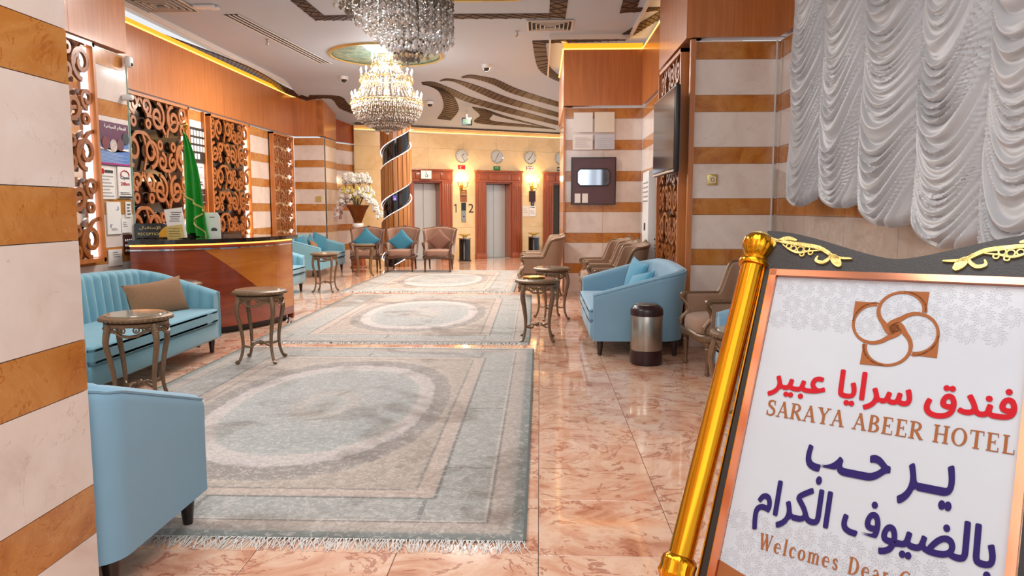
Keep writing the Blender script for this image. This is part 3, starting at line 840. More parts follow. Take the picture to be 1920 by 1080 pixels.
# ================================================================== CARPETS
def carpet_mat():
    m, nt, b = newmat('faded_oriental_carpet')
    tc = N(nt, 'ShaderNodeTexCoord'); sp = N(nt, 'ShaderNodeSeparateXYZ'); nt.links.new(tc.outputs['Object'], sp.inputs[0])
    v = coords(nt, (1, 1, 1), True)
    x, y = V(nt, sp.outputs[0]), V(nt, sp.outputs[1])
    nz = V(nt, noise(nt, v, 26, 4, .7, 1.0)); big = noise(nt, v, 1.6, 4, .6, .8); wob = (V(nt, noise(nt, v, 9, 3)) - .5) * .05
    p, q = x.op('ABSOLUTE'), y.op('ABSOLUTE')
    e = ((p * -1.0) + 1.5).op('MINIMUM', (q * -1.0) + 2.22)
    L_ = [(0, '#6f7672'), (.05, '#7d837f'), (.07, '#a99f96'), (.16, '#b8a79c'), (.175, '#6f706c'), (.185, '#c8bcb0'), (.20, '#a3a29d'), (.44, '#a6a6a1'), (.455, '#585c5a'), (.47, '#bba99d'), (.55, '#c2ad9f'), (.565, '#7d766f'), (.58, '#ae9f92'), (1, '#ae9f92')]
    cb_ = ramp(nt, (e + wob * .12).s, [(a, c) for a, c in L_])
    r = ((p / .94).op('POWER', 2.3) + (q / 1.66).op('POWER', 2.3)).op('POWER', .43)
    O_ = [(0, '#aca49e'), (.10, '#a9aca8'), (.2, '#aea49d'), (.27, '#a2a3a0'), (.55, '#9da09e'), (.68, '#a6a8a4'), (.70, '#c4bab4'), (.80, '#bfb4b2'), (.82, '#8d857f'), (.93, '#958b84'), (.95, '#b8a99b'), (1, '#b0a194')]
    co = ramp(nt, (r + wob * 1.6).s, O_)
    infield = (e.gt(.58)) * (r.lt(1.0))
    c = mixc(nt, infield, cb_, co)
    # panel divisions in the blue border
    inb = e.gt(.2) * e.lt(.445)
    dv = ((y + 10.0).op('PINGPONG', .62)).lt(.012) * p.gt(1.05) + ((x + 10.0).op('PINGPONG', .55)).lt(.012) * q.gt(1.77)
    c = mixc(nt, inb * dv * .6, c, '#5f615f')
    # small woven ornament
    vo = N(nt, 'ShaderNodeTexVoronoi', feature='DISTANCE_TO_EDGE'); vo.inputs['Scale'].default_value = 17
    nt.links.new(v, vo.inputs['Vector'])
    orn = V(nt, vo.outputs['Distance']).lt(.06) * nz.gt(.47)
    c = mixc(nt, orn * .32, c, '#77716c')
    c = mixc(nt, nz.gt(.55) * .38, c, '#d6cdc6')
    c = mixc(nt, nz.lt(.43) * .36, c, '#7a7470')
    st = ramp(nt, big, [(.35, '#8d7a64'), (.5, '#ffffff'), (1, '#ffffff')])
    c = mixc(nt, .55, c, st, 'MULTIPLY')
    nt.links.new(c, b.inputs['Base Color']); b.inputs['Roughness'].default_value = .9
    b.inputs['Sheen Weight'].default_value = .3
    bump(nt, b, nz.s, .5, .004)
    return m
M['carpet'] = carpet_mat()
cm = B().rbox((0, 0, .006), (3.0, 4.44, .012), .004, 2).mesh('carpet'); cm.materials.append(M['carpet'])
edgem = B()
for s_ in (-1, 1): edgem.box((s_ * 1.5, 0, .007), (.012, 4.44, .014))
edge_me = edgem.mesh('binding', False); edge_me.materials.append(plain('binding', '#5c6664', .9))
def fringe_mesh(seed):
    rs = random.Random(seed); b = B()
    for k in range(520):
        x = -1.5 + 3.0 * (k + rs.random()) / 520; ln = .06 + rs.random() * .06; dx = (rs.random() - .5) * .09; w = .0026
        zz = .010
        p = [(x, 0, zz), (x + dx * .4, -ln * .5, zz + .006 * rs.random()), (x + dx + (rs.random() - .5) * .03, -ln, .002)]
        for a, c in zip(p[:-1], p[1:]): b.add([(a[0] - w, a[1], a[2]), (a[0] + w, a[1], a[2]), (c[0] + w * .6, c[1], c[2]), (c[0] - w * .6, c[1], c[2])], [(0, 1, 2, 3)])
    me = b.mesh('fringe', False); me.materials.append(plain('fringe_wool', '#d6d4d0', .9, var=.35, vs=9)); return me
fme = fringe_mesh(1)
def carpet(label, c, rz=0):
    t = T('carpet', label, 'carpet', (c[0], c[1], .001), rz, 'faded oriental carpets down the lobby')
    link('carpet_field', cm, t); link('binding', edge_me, t)
    a = link('fringe', fme, t, kind='stuff'); a.location = (0, -2.22, 0)
    a = link('fringe', fme, t, kind='stuff'); a.location = (0, 2.22, 0); a.rotation_euler = (0, 0, pi)
    return t
carpet('nearest faded blue-grey and beige oriental carpet, before the near table and sofas', (-1.56, 5.33))
carpet('middle faded oriental carpet beside the reception counter', (-1.62, 10.12), radians(.4))
carpet('furthest faded oriental carpet, in front of the row of three armchairs', (-1.93, 15.0), radians(-.4))

# ================================================================== SEATING
tub_sofa('sofa', 'long blue velvet sofa with channelled back before the reception counter', 'sofa', (-3.60, 6.2, 0), pi / 2, 2.35, .86, chan=.125, back=.88, midleg=True)
cushion('large tan crumpled pillow lying on the long channelled sofa', (-3.60, 6.86, .60), (.70, .36), 'tan', (radians(-16), radians(-3), radians(72)), 'pillow', 'pillow', th=.17)
tub_sofa('armchair', 'pale blue armchair seen from its side at the lower left, against the striped pier', 'armchair', (-1.98, 2.94, 0), pi, .88, .84, mat='blue_pale', back=.85, front=.60, rc_=.07, lean=.02)
tub_sofa('sofa', 'pale blue velvet two-seat sofa behind the steel waste bin', 'sofa', (.95, 8.2, 0), -pi / 2, 1.9, .96, mat='blue_pale', back=.88)
cushion('blue square cushion standing in the corner of the sofa by the waste bin', (1.12, 8.72, .64), (.46, .44), 'midblue', (radians(-14), radians(8), radians(-75)))
cushion('smaller blue cushion lying tilted in front of another on the sofa by the waste bin', (1.08, 8.12, .60), (.42, .34), 'midblue', (radians(-30), radians(-12), radians(-62)))
tub_sofa('sofa', 'blue sofa right behind the reception counter, with a tall tan cushion', 'sofa', (-4.5, 12.1, 0), pi / 2, 1.8, .86, mat='blue', chan=.125, back=.86)
cushion('tall tan cushion leaning on the sofa right behind the counter', (-4.42, 11.45, .78), (.5, .56), 'tan', (radians(-14), 0, radians(85)))
tub_sofa('sofa', 'blue sofa beside the square pilaster with teal cushions', 'sofa', (-4.98, 16.45, 0), pi / 2, 2.0, .9, mat='blue', back=.86)
cushion('teal pointed cushion at the far end of the sofa by the pilaster', (-5.02, 16.9, .66), (.46, .46), 'teal', (radians(-18), radians(20), radians(60)))
cushion('second teal cushion of the sofa by the pilaster, in its middle', (-5.05, 16.4, .64), (.44, .44), 'teal', (radians(-16), radians(-15), radians(100)))
cushion('dark teal cushion at the near end of the sofa by the pilaster', (-5.1, 15.85, .66), (.44, .4), 'teal', (radians(-16), 0, radians(80)))
cushion('small tan cushion between the teal ones on the sofa by the pilaster', (-4.92, 16.15, .58), (.3, .3), 'tan', (radians(-20), radians(20), radians(75)))
tub_sofa('armchair', 'pale blue velvet armchair half hidden behind the gold pole of the welcome sign', 'armchair', (1.80, 5.58, 0), -pi / 2, .9, .86, mat='blue_pale')

bg0 = bergere('bergere', 'mauve carved armchair with a brown cushion, nearest the first lift bin', (-2.29, 16.95, .014), 0, 'mauve', 'bronze_dark', 'row of three armchairs before the lifts')
clone(bg0, 'mauve carved armchair with a teal diamond cushion, in front of the spiral column', (-3.14, 16.95, .014), 0)
clone(bg0, 'mauve carved armchair with a teal cushion under the flower arrangement', (-3.98, 17.05, 0), radians(4))
cushion('brown diamond cushion on the armchair nearest the lift bin', (-2.29, 17.02, .70), (.42, .42), 'mauve_dark', (radians(-10), radians(45), 0))
cushion('teal diamond cushion on the armchair before the spiral column', (-3.16, 17.0, .68), (.44, .44), 'teal', (radians(-10), radians(48), 0))
cushion('teal cushion on the armchair under the flower arrangement', (-3.98, 17.08, .70), (.46, .46), 'teal', (radians(-10), radians(42), radians(4)))
b1 = bergere('bergere', 'taupe carved wing armchair between the waste bin and the welcome sign, before the striped pier', (1.70, 6.72, 0), radians(-82), 'taupe', 'bronze')
G2 = 'bergeres along the right wall'
clone(b1, 'taupe carved armchair directly behind the blue sofa by the waste bin', (1.0, 9.75, 0), radians(-86), G2)
clone(b1, 'second taupe armchair behind the blue sofa, below the framed board', (1.0, 10.6, 0), radians(-90), G2)
clone(b1, 'furthest taupe armchair below the framed board, against the far pier', (1.0, 11.5, 0), radians(-84), G2)
clone(b1, 'taupe armchair left of the far pier, nearest of the two there', (.02, 12.35, 0), radians(-88), 'bergeres left of the far right pier')
clone(b1, 'further taupe armchair left of the far pier, before the third lift', (.02, 13.35, 0), radians(-92), 'bergeres left of the far right pier')

# ------------------------------------------------------------------ side tables
g0 = gueridon('carved bronze round side table standing alone on the nearest carpet by the counter', (-2.62, 6.86, .014), radians(4))
G = 'carved gueridon tables'
clone(g0, 'carved round side table at far left, before the long channelled sofa', (-2.9, 5.22, .014), radians(15), G)
clone(g0, 'carved round side table whose top peeks out between the long sofa and the counter', (-3.8, 7.66, 0), radians(30), G)
clone(g0, 'carved round side table before the sofa right behind the counter', (-3.72, 12.8, 0), radians(0), G)
clone(g0, 'dark round side table in front of the armchair under the flowers', (-3.78, 15.95, 0), radians(20), G)
clone(g0, 'carved round side table at the right edge of the middle carpet, nearest on the right', (-.02, 8.15, 0), radians(0), G)
clone(g0, 'carved dark side table just behind the nearest one on the right side', (.16, 9.75, 0), radians(20), G)
clone(g0, 'carved round side table half hidden by the gold pole of the welcome sign', (1.33, 4.72, 0), radians(40), G)
B().lathe([(0, 0), (.12, 0), (.125, .012), (.12, .02), (0, .02)], 28).build('tray', 'brass').location = (-.06, 8.15, .687)
tag(bpy.data.objects['tray'], 'thin round gold tray on the nearest side table on the right', 'tray')
B().lathe([(0, 0), (.09, 0), (.12, .016), (.115, .02), (.085, .006), (0, .006)], 28).build('dish', 'black').location = (1.33, 4.72, .687)
tag(bpy.data.objects['dish'], 'black dish on the side table behind the gold pole', 'dish')

# ------------------------------------------------------------------ waste bin
tb = T('waste_bin', 'brushed steel pedal bin with dark plum lid and base before the blue sofa', 'waste bin', (1.0, 6.93, 0))
B().lathe([(.13, 0), (.146, .012), (.150, .03), (.150, .135), (.146, .14)], 32).build('base', 'plum', tb)
B().lathe([(.146, .138), (.147, .14), (.147, .46), (.146, .462)], 40).build('body', 'steel', tb)
B().lathe([(.148, .46), (.152, .465), (.152, .50), (.146, .525), (.12, .55), (.07, .566), (0, .572)], 32).build('lid', 'plum', tb)
B().lathe([(.1, .553), (.1, .566), (.09, .571), (0, .575)], 28).build('lid_plate', 'steel', tb)

# ------------------------------------------------------------------ lift lobby bins
def es_pt(px, off): s_ = es(px, off); return ES + Vector((ED.y, -ED.x, 0)) * off + ED * s_
def ash_bin(label, loc):
    t = T('ash_bin', label, 'bin', (loc.x, loc.y, 0), 0, 'black lobby bins with gold tops')
    B().lathe([(.17, 0), (.18, .015), (.18, .03), (.155, .04), (.155, .60), (.165, .61)], 28).build('body', 'black', t)
    B().lathe([(.168, .605), (.168, .625), (.16, .63), (0, .63)], 28).build('rim', 'chrome', t)
    B().lathe([(.05, .63), (.05, .67), (.11, .70), (.15, .71), (.155, .735), (.15, .74), (.13, .73), (0, .725)], 24, mod=lambda a, z: 1 + .04 * cos(12 * a)).build('gold_ashtray', 'goldsoft', t)
    B().box((0, -.158, .3), (.015, .01, .5)).build('highlight_strip', 'chrome', t, False)
    return t
ash_bin('black bin with gold ashtray top between the first and second lift', es_pt(871, .75))
ash_bin('black bin with gold ashtray top between the second and third lift', es_pt(1001, .5))

# ================================================================== TEXT
def text_bm(s, size=1.0, offset=0.0, spacing=0.0, tat=None):
    """glyph by glyph, returns (verts, faces, width); left to right"""
    x = 0; vs = []; fs = []
    def met(body):
        c = bpy.data.curves.new('t', 'FONT'); c.body = body; c.size = size; c.resolution_u = 3
        o = bpy.data.objects.new('t', c); COL.objects.link(o); bpy.context.view_layer.update()
        me = o.to_mesh(); r = ([v.co[:] for v in me.vertices], [tuple(p.vertices) for p in me.polygons]); o.to_mesh_clear()
        bpy.data.objects.remove(o); bpy.data.curves.remove(c); return r
    bar = met('||')[0]; bx = max(p[0] for p in bar)
    base = max(p[0] for p in met('|')[0])
    for i, ch in enumerate(s):
        a = max(p[0] for p in met(ch + '|')[0]) - base
        if ch != ' ':
            c = bpy.data.curves.new('t', 'FONT'); c.body = ch; c.size = size; c.resolution_u = 3; c.offset = offset; c.fill_mode = 'FRONT'
            o = bpy.data.objects.new('t', c); COL.objects.link(o); bpy.context.view_layer.update(); me = o.to_mesh()
            k = len(vs); vs += [(v.co.x + x, v.co.y, .0002 * (i % 2)) for v in me.vertices]; fs += [tuple(j + k for j in p.vertices) for p in me.polygons]
            o.to_mesh_clear(); bpy.data.objects.remove(o); bpy.data.curves.remove(c)
        x += a + spacing
    return vs, fs, x
def put_text(s, mat, parent, x, z, width, height=None, y=-.002, offset=.0, spacing=0, name='lettering', align='l', bold=0):
    """in the parent's local x-z plane, facing local -y"""
    vs, fs, w = text_bm(s, 1.0, offset, spacing)
    x0 = min(v[0] for v in vs); x1 = max(v[0] for v in vs); y0 = min(v[1] for v in vs); y1 = max(v[1] for v in vs)
    kx = width / (x1 - x0); kz = (height / (y1 - y0)) if height else kx
    b = B(); sh = [(0, 0)] + ([(bold * cos(k * pi / 4), bold * sin(k * pi / 4)) for k in range(8)] if bold else [])
    for n_, (ox, oy) in enumerate(sh):
        k0 = len(b.v); b.v += [(x + (v[0] - x0) * kx - (width / 2 if align == 'c' else 0) + ox, y - v[2] * .5 - n_ * .00002, z + (v[1] - y0) * kz + oy) for v in vs]; b.f += [tuple(i + k0 for i in f) for f in fs]
    b.mi = [0] * len(b.f)
    return b.build(name, mat, parent, False)

# ================================================================== RECEPTION COUNTER
rc = T('reception_counter', 'curved cherry wood reception counter with black stone top and diagonal inlay', 'reception counter')
arc = bez([(-4.42, 7.90, 0), (-4.25, 7.96, 0), (-3.98, 8.1, 0), (-3.58, 8.5, 0), (-3.33, 9.05, 0), (-3.24, 9.62, 0)], 8)
arc = [(p[0], p[1]) for p in arc]
xyz = lambda u, v, t: (u, v, t)
def off(P, d):
    out = []
    for i in range(len(P)):
        a = P[max(0, i - 1)]; b = P[min(len(P) - 1, i + 1)]; dx, dy = b[0] - a[0], b[1] - a[1]; q = math.hypot(dx, dy)
        out.append((P[i][0] + dy / q * d, P[i][1] - dx / q * d))
    return out
B().ribbon(off(arc, -.03), .06, .08, 1.03, xyz).build('front_panel', 'counter_dark', rc)
B().ribbon(off(arc, -.08), .05, 0, .09, xyz).build('plinth', 'blackmat', rc)
# lighter inlay: from the upper left down to the right along the curve
il = off(arc, .004); m = len(il); b = B(); i0 = int(m * .50)
Q = il[i0:]; nQ = len(Q)
rows = []
for i, p in enumerate(Q):
    k = i / (nQ - 1); lo = .98 - min(.80, k * 1.05); rows.append((p, lo, 1.0 - .03 * 0))
for i in range(nQ - 1):
    (p, l0, h0), (q, l1, h1) = rows[i], rows[i + 1]
    g = .012
    P4 = [(p[0] - g, p[1] + g * .3, l0), (q[0] - g, q[1] + g * .3, l1), (q[0] - g, q[1] + g * .3, h1), (p[0] - g, p[1] + g * .3, h0)]
    Q4 = [(p[0] + .004, p[1], l0), (q[0] + .004, q[1], l1), (q[0] + .004, q[1], h1), (p[0] + .004, p[1], h0)]
    b.add(P4 + Q4, [(3, 2, 1, 0), (4, 5, 6, 7), (0, 1, 5, 4), (2, 3, 7, 6)])
io = b.build('inlay_panel', 'counter_light', rc)
B().ribbon(off(il, .004), .012, .985, 1.0, xyz).build('steel_line', 'chrome', rc)
B().ribbon(off(il, .002), .02, 1.035, 1.05, xyz).build('led_strip', 'led_counter', rc, False)
# black top: wide slab following the curve
o_ = off(arc, .10); i_ = off(arc, -.95)
tb_ = B()
for i in range(m - 1):
    q = [o_[i], o_[i + 1], i_[i + 1], i_[i]]
    tb_.add([(a[0], a[1], 1.06) for a in q] + [(a[0], a[1], 1.105) for a in q], [(3, 2, 1, 0), (4, 5, 6, 7), (0, 1, 5, 4), (2, 3, 7, 6), (3, 0, 4, 7), (1, 2, 6, 5)])
tb_.build('stone_top', 'granite', rc, False)
B().box((-5.2, 8.72, 1.0825), (.95, .6, .045)).build('stone_top', 'granite', rc, False)
B().box((-5.2, 8.5, .53), (.9, .05, 1.06)).build('front_panel', 'counter_dark', rc, False)
B().ribbon(off(arc, -.92), .04, .0, 1.06, xyz).build('back_panel', 'counter_dark', rc)
e0, e1 = off(arc, .0)[-1], i_[-1]
B().box(((e0[0] + e1[0]) / 2, (e0[1] + e1[1]) / 2 - .03, .53), (abs(e0[0] - e1[0]), .05, 1.04)).build('end_panel', 'counter_dark', rc, False)
B().ribbon(off(arc, -.70)[int(m * .5):], .03, 1.105, 1.15, xyz).build('raised_ledge', 'black', rc)
tc_ = B()
for a in (0, 1): tc_.lathe([(.0, 0), (.035, 0), (.03, .02), (.012, .03), (.012, .07)], 10, (-3.28 + .1 * a, 9.5 - .2 * a, .0))
tc_.build('chrome_foot', 'chrome', rc)

# flag of the counter
ft = T('flag', 'green satin flag with gold fringe hanging from a pole on the reception counter', 'flag', (-4.25, 8.95, 1.106))
fp = B(); fp.lathe([(.09, 0), (.09, .01), (.03, .03), (.012, .05), (.012, 1.27), (.02, 1.28), (.02, 1.3), (.0, 1.30)], 14); fp.build('pole', 'brass', ft)
B().sphere((0, 0, 1.33), .034, 10, 8).build('finial', 'brass', ft)
def flg(u, v):   # v: down, u across the gathered cloth
    wd = .03 + .30 * v ** .75; dep = .045 * sin(u * 16 + v * 2) * (.25 + v)
    return (-.01 + wd * (u ** 1.1) + .02 * sin(v * 5) * u, -.05 + dep - .05 * v, 1.24 - 1.2 * v - .05 * u * v)
B().grid(flg, 44, 30).build('cloth', 'green', ft, ang=80)
def frg(u, v): p = flg(u, .70 + .015 * v); return (p[0], p[1] - .006, 1.24 - 1.2 * (.70 + .25 * u) + .03 * v)
fb = B()
for (ua, va, ub, vb) in ((.0, .60, .95, .74), (.95, .74, .45, .86), (.45, .86, .9, 1.0)):
    pts = [flg(ua + (ub - ua) * i / 14, va + (vb - va) * i / 14) for i in range(15)]
    fb.tube([(p[0], p[1] - .012, p[2]) for p in pts], .012, 5)
fb.build('fringe', 'green_gold', ft)
fw_ = B(); fw_.tube([(p[0], p[1] - .01, p[2]) for p in [flg(.02, .2 + .78 * i / 20) for i in range(21)]], .008, 5); fw_.build('cord', 'green_gold', ft)

# things on the counter
sg = T('desk_sign', 'black desk sign with gold reception lettering in Arabic and English', 'sign', (-4.44, 8.38, 1.106), radians(20))
B().rbox((0, 0, .085), (.32, .03, .17), .006, 1).build('plate', 'black', sg)
AR_ISTQ = '\ufe8d\ufef9\ufeb3\ufe98\ufed8\ufe92\ufe8e\ufedd'[::-1]
put_text(AR_ISTQ, 'goldsoft', sg, 0, .095, .22, .045, -.018, .01, align='c')
put_text('RECEPTION', 'goldsoft', sg, 0, .035, .25, .03, -.018, .0, align='c')
hd = T('desk_plaque', 'orange half disc plaque on a dark holder beside the reception sign', 'plaque', (-4.19, 8.37, 1.106), radians(14))
B().prism([(.13 * cos(a * pi / 16), .13 * sin(a * pi / 16) + .015) for a in range(17)], -.015, .015, lambda u, v, t: (u, t, v)).build('half_disc', plain('orange_plaque', '#e6a320', .4), hd)
B().rbox((.03, .03, .08), (.24, .02, .16), .006, 1).build('holder', 'leg', hd)
ps = T('price_card', 'tilted price card, white above and gold below, on the counter', 'card', (-4.08, 8.26, 1.106), radians(8))
pl_ = B(); pl_.box((0, 0, .17), (.19, .012, .34), rot=Matrix.Rotation(radians(-8), 3, 'Y')); pl_.build('card', 'paper', ps, False)
B().box((.015 - .024, -.008, .075), (.185, .006, .15), rot=Matrix.Rotation(radians(-8), 3, 'Y')).build('gold_half', 'goldsoft', ps, False)
ls = B()
for k in range(5): ls.box((.0 + .005 * k - .01, -.009, .2 + k * .024), (.11 - .02 * (k % 2), .003, .006))
for k in range(4): ls.box((-.015, -.013, .03 + k * .028), (.12, .003, .005))
ls.build('print', 'ink', ps, False)
wc = T('paper_stand', 'white rounded paper stand right of the flag on the counter', 'stand', (-3.98, 8.95, 1.105), radians(15))
B().prism([(-.085, 0), (.105, 0), (.1, .24), (.07, .29), (-.085, .29)], -.006, .006, lambda u, v, t: (u, t, v)).build('sheet', 'paper', wc, False)
q = B(); q.box((.01, -.009, .235), (.06, .003, .008)); q.box((.03, -.009, .08), (.07, .003, .02)); q.box((.03, -.009, .1), (.05, .003, .012)); q.build('print', 'ink', wc, False)

# ------------------------------------------------------------------ posters on the reception walls
def poster(name, label, wx, px, py, mat='paper', cat='poster', out=.012, group=None):
    """flat sheet on a wall x = wx, given by picture corners (left,top)-(right,bottom) measured at its left edge"""
    y0 = onX(px[0], py[0], wx)[0]; y1 = onX(px[1], py[0], wx)[0]; z1 = onX(px[0], py[0], wx)[1]; z0 = onX(px[0], py[1], wx)[1]
    t = T(name, label, cat, (wx + .004, y0, z0), pi / 2, group)
    w, h = y1 - y0, z1 - z0
    B().box((w / 2, -out / 2, h / 2), (w, out, h)).build('sheet', mat, t, False)
    return t, w, h
def lines(t, x0, x1, z0, z1, n, mat='grey_print', y=-.014, th=.35, name='print'):
    b = B(); s_ = (z1 - z0) / n
    for k in range(n): b.box(((x0 + x1) / 2 - (x1 - x0) * .08 * (k % 3), y, z0 + s_ * (k + .5)), ((x1 - x0) * (1 - .16 * (k % 3)), .003, s_ * th))
    return b.build(name, mat, t, False)
WX = -4.6
t, w, h = poster('tour_poster', 'purple and blue poster with round photos on the wall beside the near scroll screen', WX, (169, 236), (222, 306), plain('poster_blue', '#5a86c8', .4))
B().box((w / 2, -.0135, h * .78), (w, .003, h * .44)).build('purple_header', plain('poster_purple', '#5a1c48', .4), t, False)
put_text('\ufe8d\ufedf\ufed4\ufef4\ufea3\ufe8e\ufef4\ufeb4\ufedf\ufe8d'[::-1] if False else '\ufe94\ufef4\ufea3\ufe8e\ufef4\ufeb4\ufedf\ufe8d \ufee2\ufedf\ufe8e\ufecc\ufee4\ufedf\ufe8d', 'paper', t, w * .3, h * .82, w * .62, h * .12, -.017, .02)
for k, (u, v) in enumerate(((.12, .62), (.32, .5), (.54, .46), (.74, .5), (.9, .66))):
    B().lathe([(0, 0), (.10 * w, 0), (.10 * w, .004), (0, .004)], 20, M_=Matrix.Translation((u * w, -.016, v * h)) @ Matrix.Rotation(pi / 2, 4, 'X')).build('round_photo', plain('photo_%d' % k, ['#3a2c38', '#7a3038', '#c8b8b0', '#6a4048', '#2c3a48'][k], .4, var=.6, vs=30), t)
B().prism([(0.02 * w, .36 * h), (.98 * w, .36 * h), (.98 * w, .42 * h), (.7 * w, .36 * h + .02), (.5 * w, .30 * h), (.2 * w, .4 * h)], -.0135, -.015, lambda u, v, t_: (u, t_, v)).build('white_splash', 'paper', t, False)
lines(t, .06 * w, .94 * w, .04 * h, .30 * h, 9, plain('pale_blue_print', '#b4ccec', .4))
B().box((w / 2, -.015, .01 * h + .01), (w, .004, .02)).build('magenta_edge', plain('magenta', '#a8206c', .4), t, False)
t, w, h = poster('notice_sheet', 'white sheet of icons in rows with a red emblem, under the purple poster', WX, (181, 211), (314, 373))
lines(t, w * .1, w * .9, h * .05, h * .8, 7, 'grey_print', th=.3); B().lathe([(0, 0), (.03, 0), (.03, .003), (0, .003)], 14, M_=Matrix.Translation((w * .25, -.014, h * .9)) @ Matrix.Rotation(pi / 2, 4, 'X')).build('emblem', 'redink', t)
B().box((w * .65, -.014, h * .9), (w * .5, .003, .03)).build('heading', 'ink', t, False)
t, w, h = poster('open_sign', 'white opening hours sheet with a red ring and black foot bar', WX, (218, 242), (312, 371))
put_text('Open', 'ink', t, w * .15, h * .58, w * .7, h * .13, -.016, .02); put_text('24hrs', 'redink', t, w * .15, h * .40, w * .7, h * .12, -.016, .02)
B().tube([(w * .5 + w * .32 * cos(a * pi / 12), -.015, h * .74 + h * .14 * sin(a * pi / 12)) for a in range(-1, 14)], .006, 4).build('red_ring', 'redink', t)
B().box((w / 2, -.014, h * .03), (w, .003, h * .06)).build('foot_bar', 'ink', t, False); lines(t, w * .1, w * .9, h * .1, h * .2, 2, 'ink')
t, w, h = poster('notice_sheet', 'white notice with blue brackets around an empty square, hanging lowest but one', WX, (197, 223), (378, 440))
b = B()
for s_, u, v in ((1, .2, .3), (-1, .8, .75)): b.tube([(w * u, -.014, h * (v - .1 * s_)), (w * u, -.014, h * v), (w * (u + .12 * s_), -.014, h * (v))], .004, 4)
b.build('bracket', plain('blue_ink', '#4a6c98', .4), t)
lines(t, w * .25, w * .7, h * .12, h * .2, 2, 'grey_print')
t, w, h = poster('notice_sheet', 'small white sheet with black pictograms at the wall edge below the opening hours', WX, (233, 243), (378, 407)); lines(t, w * .2, w * .8, h * .1, h * .9, 4, 'ink')
t, w, h = poster('notice_sheet', 'pale blank looking sheet at the wall edge above the dark sticker', WX, (224, 243), (410, 437)); lines(t, w * .2, w * .6, h * .4, h * .8, 3)
t, w, h = poster('sticker', 'dark maroon sticker with three rows of white ovals at the wall edge', WX, (230, 245), (440, 476), plain('maroon', '#3c1618', .4), 'sticker')
b = B()
for r_ in range(3):
    for c in range(4): b.sphere((w * (.14 + .24 * c), -.014, h * (.15 + .27 * r_)), .014, 8, 4, (1, .3, 1.1))
b.build('white_oval', 'paper', t)
t, w, h = poster('notice_sheet', 'lowest white sheet on the poster wall just above the sofa', WX, (201, 226), (469, 500)); lines(t, w * .3, w * .8, h * .5, h * .9, 3)
WX = -5.9
t, w, h = poster('license_board', 'black board with a grid of white cards on the wall right of the flag', WX, (345, 381), (235, 302), 'blackmat', 'board', .03)
for r_ in range(4):
    for c in range(6):
        if r_ == 3 and c > 3: continue
        B().box((w * (.10 + .155 * c), -.034, h * (.84 - .22 * r_)), (w * .11, .006, h * .155)).build('white_card', 'paper', t, False)
t, w, h = poster('info_poster', 'white poster with heading and faint photo below the card board', WX, (350, 384), (302, 352)); put_text('\ufe96\ufee7\ufe8e\ufeae\ufef4\ufeb7 \ufeb0\ufef3\ufeae\ufecb', 'ink', t, w * .2, h * .78, w * .6, h * .1, -.016, .01)
lines(t, w * .1, w * .9, h * .05, h * .6, 5, plain('pale_mauve_print', '#c8b4b8', .5), th=.8); lines(t, w * .4, w * .8, h * .1, h * .3, 2, 'ink')
t, w, h = poster('info_poster', 'dark maroon poster with pale rows below the white poster right of the flag', WX, (350, 385), (354, 384), plain('maroon_poster', '#4a2024', .4)); lines(t, w * .1, w * .9, h * .1, h * .9, 5)
t, w, h = poster('wall_plate', 'small square gold socket plate on the square pilaster', -5.3, (593, 602), (367, 377), 'goldsoft', 'socket')
t.location = (onY(592, 378, 17.87)[0], 17.88, onY(592, 378, 17.87)[1]); t.rotation_euler = (0, 0, 0); t.scale = (.35, 1, 1)

# ================================================================== SPIRAL COLUMN
CX, CY, CR = -3.56, 18.6, .385
sc = T('spiral_column', 'round column of black gloss wrapped by a rising spiral band of wooden slats', 'column', (CX, CY, 0))
B().lathe([(CR - .05, 0), (CR - .05, 4.1)], 48).build('black_core', 'spiral_black', sc)
PIT = 1.29; BH = .46; NS = 20
def zb(a):  # centre height of the black band at angle a (front is -y: a = -pi/2)
    return 1.57 + (a + pi / 2) / (2 * pi) * PIT
for turn in range(-2, 4):
    for k in range(NS):
        a0 = -pi / 2 + 2 * pi * k / NS; a1 = a0 + 2 * pi / NS * .86; b = B()
        lo = [zb(a0) + PIT * (turn - 1) + BH / 2 + 0, zb(a1) + PIT * (turn - 1) + BH / 2]; hi = [zb(a0) + PIT * turn - BH / 2, zb(a1) + PIT * turn - BH / 2]
        lo = [max(0, z) for z in lo]; hi = [min(4.0, z) for z in hi]
        if hi[0] - lo[0] < .02: continue
        vs = []
        for r in (CR - .045, CR):
            vs += [(r * cos(a0), r * sin(a0), lo[0]), (r * cos(a1), r * sin(a1), lo[1]), (r * cos(a1), r * sin(a1), hi[1]), (r * cos(a0), r * sin(a0), hi[0])]
        b.add(vs, [(0, 1, 2, 3), (7, 6, 5, 4), (0, 4, 5, 1), (2, 6, 7, 3), (1, 5, 6, 2), (3, 7, 4, 0)]); b.build('wood_slat', 'slat', sc, False)
for e in (-1, 1):
    pts = []
    for i in range(0, 24 * 5):
        a = -pi / 2 - 2 * pi * 1.5 + 2 * pi * i / 24; z = zb(a) + e * BH / 2
        if .05 < z < 3.9: pts.append(((CR - .01) * cos(a), (CR - .01) * sin(a), z))
    B().tube(pts, .010, 5).build('light_edge', 'led_cool', sc)
dm = T('lift_sticker', 'small violet wheelchair sticker on the black band of the spiral column', 'sticker', (CX + .02, CY - CR + .045, 1.62))
B().box((0, -.006, .07), (.09, .006, .12)).build('sheet', plain('violet', '#6a5ad0', .4), dm, False)
B().tube([(.02 * cos(a * pi / 5), -.011, .05 + .02 * sin(a * pi / 5)) for a in range(10)], .005, 4, True).build('print', 'paper', dm)

